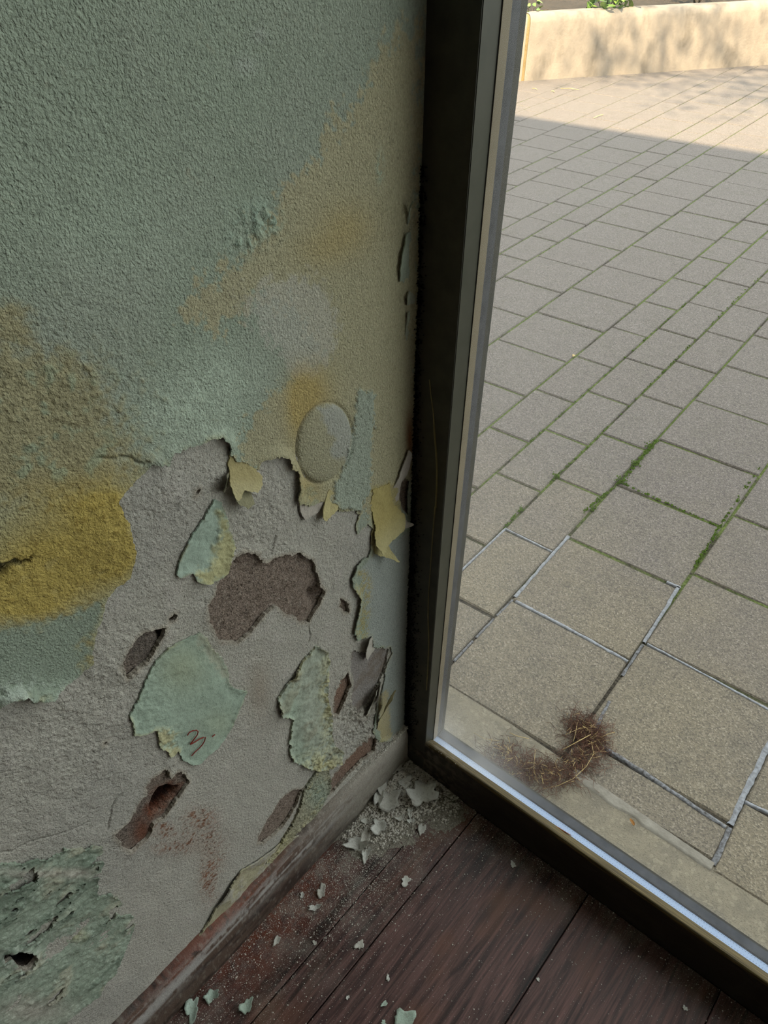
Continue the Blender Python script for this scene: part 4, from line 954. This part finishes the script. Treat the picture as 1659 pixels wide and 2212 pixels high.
def chip_mesh(name, w, l, th, curl, seed, mat, seg=22, rag=.42):
    rs = random.Random(seed); m = MB(); rad = []
    ph = [rs.random()*6.28 for _ in range(5)]
    for k in range(seg):
        a = 2*math.pi*k/seg; rad.append(1+rag*(.6*math.sin(2*a+ph[0])+.5*math.sin(3*a+ph[1])+.45*math.sin(5*a+ph[2])+.35*math.sin(7*a+ph[3]))*.8+rs.uniform(-.12, .12)*rag*2)
    rings = [.35, .7, 1.0]; V = []; zf = lambda x, y: curl*((x/w*2)**2)*w+rs.uniform(-.06, .06)*th
    V.append((0, 0, th))
    for q in rings:
        for k in range(seg):
            a = 2*math.pi*k/seg; x = math.cos(a)*rad[k]*q*w/2; y = math.sin(a)*rad[k]*q*l/2; V.append((x, y, th+zf(x, y)))
    for k in range(seg): p = V[1+2*seg+k]; V.append((p[0]*.97, p[1]*.97, p[2]-th*.95))
    V.append((0, 0, .02*th)); n = len(V)-1; F_ = []
    for k in range(seg):
        k2 = (k+1) % seg; F_.append((0, 1+k, 1+k2))
        for q in range(3): F_.append((1+q*seg+k, 1+(q+1)*seg+k, 1+(q+1)*seg+k2, 1+q*seg+k2))
        F_.append((n, 1+3*seg+k2, 1+3*seg+k))
    m.add(V, F_); me = m.mesh(name, True); me.materials.append(mat); return me
a = floor_pt(1364.7, 1777, ZP+.006); o = link('dry_leaf', chip_mesh('dry_leaf', .006, .016, .0008, .35, 3, MAT['leaf_dry'], 12, .12)); o.location = (a[0], a[1], ZP+.0075); o.rotation_euler = (0, 0, 1.0)
tag(o, 'small brown dry leaf lying on the concrete kerb outside the glass', 'leaf')
a = floor_pt(1239, 770, ZP); o = link('dry_leaf', chip_mesh('dry_leaf', .012, .016, .001, .3, 5, MAT['straw'], 12, .15)); o.location = (a[0], a[1], ZP+.002)
tag(o, 'tiny yellowed leaf in a paving joint halfway across the courtyard', 'leaf')
tw = [((1380,100+87),(1388,188))]
for i, (A, B, lb) in enumerate([((1211,193),(1250,196), 'pale stick lying on the sunlit paving before the planter, longest of the litter there'), ((1150,193),(1160,196), 'short pale twig at the left of the sunlit paving by the planter'), ((1190,199),(1197,201), 'tiny pale twig between the longest stick and the short twig on the sunlit paving'), ((1282,257),(1302,250), 'bent pale straw on the sunlit paving just beyond the shadow edge')]):
    P = floor_pt(*A, ZP); Q = floor_pt(*B, ZP); m = MB(); m.tube([(P[0], P[1], ZP+.006), ((P[0]+Q[0])/2, (P[1]+Q[1])/2+.01, ZP+.009), (Q[0], Q[1], ZP+.006)], .0022, 5); o = m.build('twig', MAT['straw'])
    tag(o, lb, 'twig', 'litter on the sunlit paving')

# ------------------------------------------------------------------ planter, shrubs and tree
PA = np.array(floor_pt(1128, 175, ZP)); PB = np.array([-1.88, 7.23]); pd = (PB-PA)/np.linalg.norm(PB-PA); pn = np.array([pd[1], -pd[0]])   # pn: towards the window
pl = empty('concrete_planter', (float(PA[0]), float(PA[1]), ZP)); tag(pl, 'low rounded concrete planter wall in dappled sun across the courtyard', 'planter')
pinv = Matrix.Translation(-Vector(pl.location))
def planter_panel(name, s0, s1, mat, prof, n, seed):
    ss = np.linspace(s0, s1, n); pf = np.array(prof); S, I = np.meshgrid(ss, np.arange(len(pf)), indexing='ij')
    off = pf[I, 0]+.004*fbm(S, pf[I, 1]+pf[I, 0], .15, 4, seed); bend = -.018*np.clip(S-.2, 0, None)**2*0
    X = PA[0]+pd[0]*S+pn[0]*(off+bend); Y = PA[1]+pd[1]*S+pn[1]*(off+bend); Z = ZP+pf[I, 1]+.003*fbm(S, pf[I, 0]+3, .2, 3, seed+1)
    k = len(pf); ii, jj = np.meshgrid(np.arange(n-1), np.arange(k-1), indexing='ij')
    V = np.stack([X, Y, Z], -1).reshape(-1, 3); q = np.stack([ii*k+jj, (ii+1)*k+jj, (ii+1)*k+jj+1, ii*k+jj+1], -1).reshape(-1, 4)
    me = np_mesh(name, V, q); o = link(name, me, pl, mat); o.matrix_parent_inverse = pinv; return o
prof = [(.006, -.02), (.004, .08), (.001, .18), (.0, .28), (-.002, .34), (-.010, .366), (-.028, .382), (-.055, .389), (-.10, .390), (-.155, .389), (-.175, .382), (-.182, .36), (-.185, .2)]
planter_panel('wall_panel', .012, 6.0, MAT['planter'], prof, 160, 90)
planter_panel('wall_panel', -2.5, -.012, MAT['planter'], prof, 60, 93)
planter_panel('joint_strip', -.014, .014, MAT['sealyellow'], [(p[0]-.006, p[1]-.006) for p in prof], 4, 96)
planter_panel('soil_bed', -2.5, 6.0, MAT['soil'], [(-.17, .30), (-.5, .33), (-1.0, .36), (-2.6, .40), (-2.6, -.1)], 40, 97)

def leaf_mesh(L, W, cup):
    m = MB(); V = [(0, 0, 0)]; F_ = []
    st = [(.18, .55), (.42, 1.0), (.70, .78)]
    for t_, w in st: V += [(-W/2*w, L*t_, cup*w), (0, L*t_, 0), (W/2*w, L*t_, cup*w)]
    V.append((0, L, -cup*.6)); n = len(V)-1
    F_ += [(0, 2, 1), (0, 3, 2)]
    for k in range(2):
        b = 1+k*3; F_ += [(b, b+1, b+4, b+3), (b+1, b+2, b+5, b+4)]
    F_ += [(7, 8, n), (8, 9, n)]
    m.add(V, F_); me = m.mesh('leaf', True); me.materials.append(MAT['leaf']); return me
LM = [leaf_mesh(.095, .045, .008), leaf_mesh(.075, .034, .006), leaf_mesh(.05, .03, .004)]
def shrub(name, label, s, back, n, rad, h0, h1, sizes, group=None):
    x = PA[0]+pd[0]*s-pn[0]*back; y = PA[1]+pd[1]*s-pn[1]*back
    root = empty(name, (float(x), float(y), ZP+.36)); tag(root, label, 'shrub', group)
    m = MB(); stems = []
    for k in range(7):
        a = 6.28*k/7+random.random(); tip = (math.cos(a)*rad*.8, math.sin(a)*rad*.8, h1*random.uniform(.6, 1.0)); stems.append(tip)
        m.tube([(0, 0, -.05), (tip[0]*.4, tip[1]*.4, tip[2]*.6), tip], [.006, .004, .002], 5)
    m.build('stem', MAT['bark'], root, True)
    for k in range(n):
        q = stems[k % 7]; t_ = random.uniform(.25, 1.05)
        o = link('leaf', random.choice([LM[i] for i in sizes]), root)
        o.location = (q[0]*t_+random.gauss(0, rad*.22), q[1]*t_+random.gauss(0, rad*.22), max(h0, q[2]*t_**.8+random.gauss(0, .03)))
        o.rotation_euler = (random.uniform(-.9, .5), random.uniform(-.6, .6), random.random()*6.28)
    return root
shrub('shrub', 'leafy green shrub spilling over the middle of the planter edge', .74, .22, 150, .24, .0, .17, [0, 1])
shrub('shrub', 'low dark shrub behind the right end of the planter', 1.75, .55, 70, .30, .0, .2, [0, 1])
shrub('creeping_plant', 'small creeping plant trailing along the left end of the planter top', .10, .22, 50, .16, .0, .05, [2])
shrub('shrub', 'shaded shrub behind the left end of the planter', -.1, 1.1, 110, .40, .0, .40, [0, 1])

tree = empty('courtyard_tree', (2.6, 3.6, ZP)); tag(tree, 'leafy tree leaning over the courtyard, casting dappled shade on planter', 'tree')
m = MB(); m.tube([(0, 0, 0), (-.1, .05, 1.5), (-.4, 0, 3.0), (-.8, -.1, 4.0)], [.13, .11, .09, .06], 9)
m.build('trunk', MAT['bark'], tree, True)
m = MB(); clumps = []
aim = [(-2.6, 6.1, .2), (-2.2, 6.6, .25), (-1.7, 6.9, .1), (-1.5, 6.3, -.03), (-1.1, 5.9, -.03), (-.8, 6.4, -.03), (-1.9, 5.9, -.03), (-2.9, 5.75, .3), (-1.2, 7.2, .2), (-.6, 7.0, 0), (-.6, 5.6, 0), (-2.5, 6.5, .36)]
for i, g_ in enumerate(aim):
    k = (4.2+.35*(i % 4)-g_[2])/SUN_DIR.z; c = Vector(g_)+SUN_DIR*k-Vector((2.6, 3.6, ZP)); clumps.append(c)
    s0 = Vector((-.8, -.1, 4.0)) if i % 2 else Vector((-.4, 0, 3.0)); m.tube([s0, (s0+c)/2+Vector((0, 0, .25)), c], [.035, .022, .010], 5)
m.build('branch', MAT['bark'], tree, True)
v = []; f = []
for c in clumps:
    for k in range(120):
        p = c+Vector((random.gauss(0, .26), random.gauss(0, .26), random.gauss(0, .18))); q = Matrix.Rotation(random.random()*6.28, 3, 'Z') @ Matrix.Rotation(random.uniform(-.9, .9), 3, 'X')
        L = random.uniform(.05, .10); n = len(v)
        for d in ((0, 0, 0), (L*.28, L*.5, .006), (0, L, 0), (-L*.28, L*.5, .006)): v.append(tuple(p+q @ Vector(d)))
        f += [(n, n+1, n+2), (n, n+2, n+3)]
o = link('foliage', np_mesh('foliage', v, [], f, False), tree, MAT['leaf']); o['kind'] = 'stuff'

# ------------------------------------------------------------------ rubble indoors
# heap of plaster dust in the corner
gx = np.linspace(-.002, .30, 250); gy = np.linspace(.001, -.36, 290); Xd, Yd = np.meshgrid(gx, gy, indexing='ij')
dn1 = fbm(Xd, Yd, .03, 4, 41); dn2 = fbm(Xd, Yd, .008, 3, 42)
hd = .020*np.exp(-(np.hypot(Xd/.055, Yd/.075)))+.007*np.exp(-((Xd-.03)/.045)**2-((Yd+.09)/.06)**2)+.004*np.exp(-((Xd-.10)/.05)**2-((Yd+.03)/.035)**2)+.0028*np.exp(-Xd/.03)*np.exp(-((Yd+.16)/.1)**2)
hd = hd*(1+.6*dn1)+dn2*.0026*sstep(.0004, .004, hd)-.0014+dn1*.0007
Q = (hd[:-1, :-1]+hd[1:, :-1]+hd[:-1, 1:]+hd[1:, 1:]) > .0006
idx = np.arange(hd.size).reshape(hd.shape); i, j = np.where(Q)
q = np.stack([idx[i, j], idx[i, j+1], idx[i+1, j+1], idx[i+1, j]], 1)[:, ::-1]
us, inv_ = np.unique(q.ravel(), return_inverse=True)
V = np.stack([Xd.ravel(), Yd.ravel(), np.maximum(hd, -.0006).ravel()], 1)[us]
o = link('plaster_dust', np_mesh('plaster_dust', V, inv_.reshape(-1, 4)), None, MAT['dust']); tag(o, 'grey heap of plaster dust in the corner under the window', 'dust', kind='stuff')
def dust_h(x, y):
    i = int((x+.002)/.302*249); j = int((.001-y)/.361*289)
    return max(0.0, float(hd[i, j])) if 0 <= i < 250 and 0 <= j < 290 else 0.0
v = []; f = []
for k in range(26000):
    u_ = random.random()
    if u_ < .34: x, y = random.expovariate(1/.06), -random.expovariate(1/.075)
    elif u_ < .62: x, y = .018+random.expovariate(1/.07), random.uniform(-.62, -.05)
    elif u_ < .80: x, y = .085+random.gauss(0, .05), -.22+random.gauss(0, .075)
    elif u_ < .90: x, y = random.uniform(.05, 1.0), -random.expovariate(1/.03)
    else: x, y = random.uniform(.02, 1.0), random.uniform(-.6, -.002)
    if x > 1.0 or y < -.62 or x < .019 or y > -.001: continue
    s_ = random.uniform(.0002, .00055) if random.random() < .86 else random.uniform(.0006, .0013)
    h_ = dust_h(x, y)
    if h_ > .001 and random.random() < .35: s_ = random.uniform(.0008, .0030)
    crumb((x, y, h_+s_*.4), s_, .8)
for k in range(1100):                                     # rubble lying along the top of the baseboard and in the corner of the rail
    if k < 800: y = -random.expovariate(1/.075); x = random.uniform(-.001, .012); z = .1222; s_ = random.uniform(.0004, .0026)*max(.25, 1+y/.22)
    else: x = .005+random.expovariate(1/.05); y = random.uniform(.001, .02); z = .1085-.8*y; s_ = random.uniform(.0004, .0014)
    if x < .5: crumb((x, y, z), s_, .8)
o = link('plaster_crumbs', np_mesh('plaster_crumbs', v, [], f, False), None, MAT['crumb']); tag(o, 'fine pale plaster crumbs scattered over the dark floorboards', 'crumbs', kind='stuff')

# chips of paint and plaster lying on the floor: (pixel centre, pixel width, pixel length, turn, curl, colour, label)
CHIPS = [
 ((910,1722), 46, 44, .5, .35, 'chip', 'large arched grey plaster flake on the dust heap beside the bottom rail'),
 ((838,1728), 40, 52, .2, .30, 'chip', 'large crumpled grey plaster flake in the middle of the dust heap'),
 ((819,1730), 14, 34, .2, .40, 'chip', 'upright curled sliver touching the left side of the crumpled flake'),
 ((838,1752), 24, 14, .1, .40, 'chip', 'small flake just in front of the crumpled flake'),
 ((876,1698), 26, 18, .8, .20, 'chip', 'rounded plaster lump behind the two large flakes near the jamb'),
 ((852,1668), 30, 22, .3, .20, 'chip', 'grey plaster lump on the dust heap nearest the jamb'),
 ((885,1757), 10, 18, .2, .30, 'chip', 'small pale flake in front of the arched flake'),
 ((887,1776), 12, 10, .6, .30, 'chip', 'tiny pale flake below the small pale flake in front of the arched one'),
 ((864,1771), 16, 9, .9, .30, 'chip', 'small flat flake to the left of two tiny pale flakes'),
 ((792,1777), 18, 12, .4, .30, 'chip', 'pale flake at the left rim of the dust heap'),
 ((817,1790), 30, 22, .7, .35, 'chip', 'cupped grey flake below the rim of the dust heap'),
 ((788,1812), 18, 30, .1, .25, 'chip', 'bright pale flake standing out at the tip of the dust heap'),
 ((770,1826), 34, 26, .9, .30, 'chip', 'crumbly grey flake just left of the bright pale flake'),
 ((791,1848), 12, 28, .1, .30, 'chip', 'narrow upright flake below the bright pale flake'),
 ((911,1792), 12, 22, .0, .15, 'chip', 'lone white ragged flake on the boards below the arched flake'),
 ((876,1904), 15, 18, .4, .15, 'chip', 'white roundish chip at the end of the crumb trail, beside the board seam'),
 ((695,1926), 16, 24, .2, .20, 'chip', 'white ragged chip on the rust stained boards beside the baseboard'),
 ((680,1961), 20, 12, .8, .20, 'chip', 'small flat chip below the white chip on the rust stain'),
 ((653,1934), 8, 10, .2, .20, 'chip', 'tiny chip beside the baseboard at the rust stain'),
 ((598,2032), 12, 16, .2, .20, 'chip', 'pale chip below the pale dust smudge by the baseboard'),
 ((680,2037), 7, 9, .9, .10, 'chip', 'tiny seed-like chip on the dark seam'),
 ((777,2042), 15, 17, .2, .10, 'chip', 'white roundish chip alone in the middle of the near boards'),
 ((838,2113), 6, 11, .2, .10, 'chip', 'thin white sliver on the near boards'),
 ((751,2155), 6, 8, .2, .10, 'chip', 'tiny white chip near the bottom edge of the boards'),
 ((830,2169), 12, 9, .6, .10, 'chip_green', 'tiny pale green chip above the large pale green chip'),
 ((873,2203), 44, 34, .7, .10, 'chip_green', 'large smooth pale green paint chip at the bottom edge of the floor'),
 ((829,2210), 9, 10, .1, .10, 'chip_green', 'tiny pale green chip left of the large pale green chip'),
 ((533,2175), 20, 30, .2, .25, 'chip_green', 'pale greenish chip on the floor by the narrow board'),
 ((459,2151), 26, 22, .2, .30, 'chip_green', 'crumbly pale chip next to the foot of the baseboard, right one of two'),
 ((416,2182), 26, 40, .2, .25, 'chip_green', 'large crumbly pale green chip at the foot of the baseboard, left one of two'),
 ((1108,1868), 9, 12, .2, .20, 'chip', 'single bluish white chip on the boards before the bottom rail'),
 ((1162,2116), 5, 8, .2, .10, 'chip', 'small white grain on the board right of the long open seam'),
 ((1479,2178), 7, 10, .2, .10, 'chip', 'white grain near the right end of the bottom rail'),
]
for n, ((x, y), w, l, rot, curl, mt, lb) in enumerate(CHIPS):
    P = np.array(floor_pt(x, y)); ex_ = np.array(floor_pt(x+w/2, y))-np.array(floor_pt(x-w/2, y)); ey_ = np.array(floor_pt(x, y+l/2))-np.array(floor_pt(x, y-l/2))
    W_, L_ = 1.2*float(np.linalg.norm(ex_)), 1.2*float(np.linalg.norm(ey_))
    o = link('plaster_chip' if mt == 'chip' else 'paint_chip', chip_mesh('chip', W_, L_, max(.0009, min(W_, L_)*.10), curl, 100+n, MAT[mt]))
    o.rotation_euler = (random.gauss(0, .05), random.gauss(0, .05), math.atan2(ex_[1], ex_[0])+(rot-.4)*.5); o.location = (float(P[0]), float(P[1]), dust_h(P[0], P[1])+.0006)
    tag(o, lb, 'chip', 'loose chips on the floor')
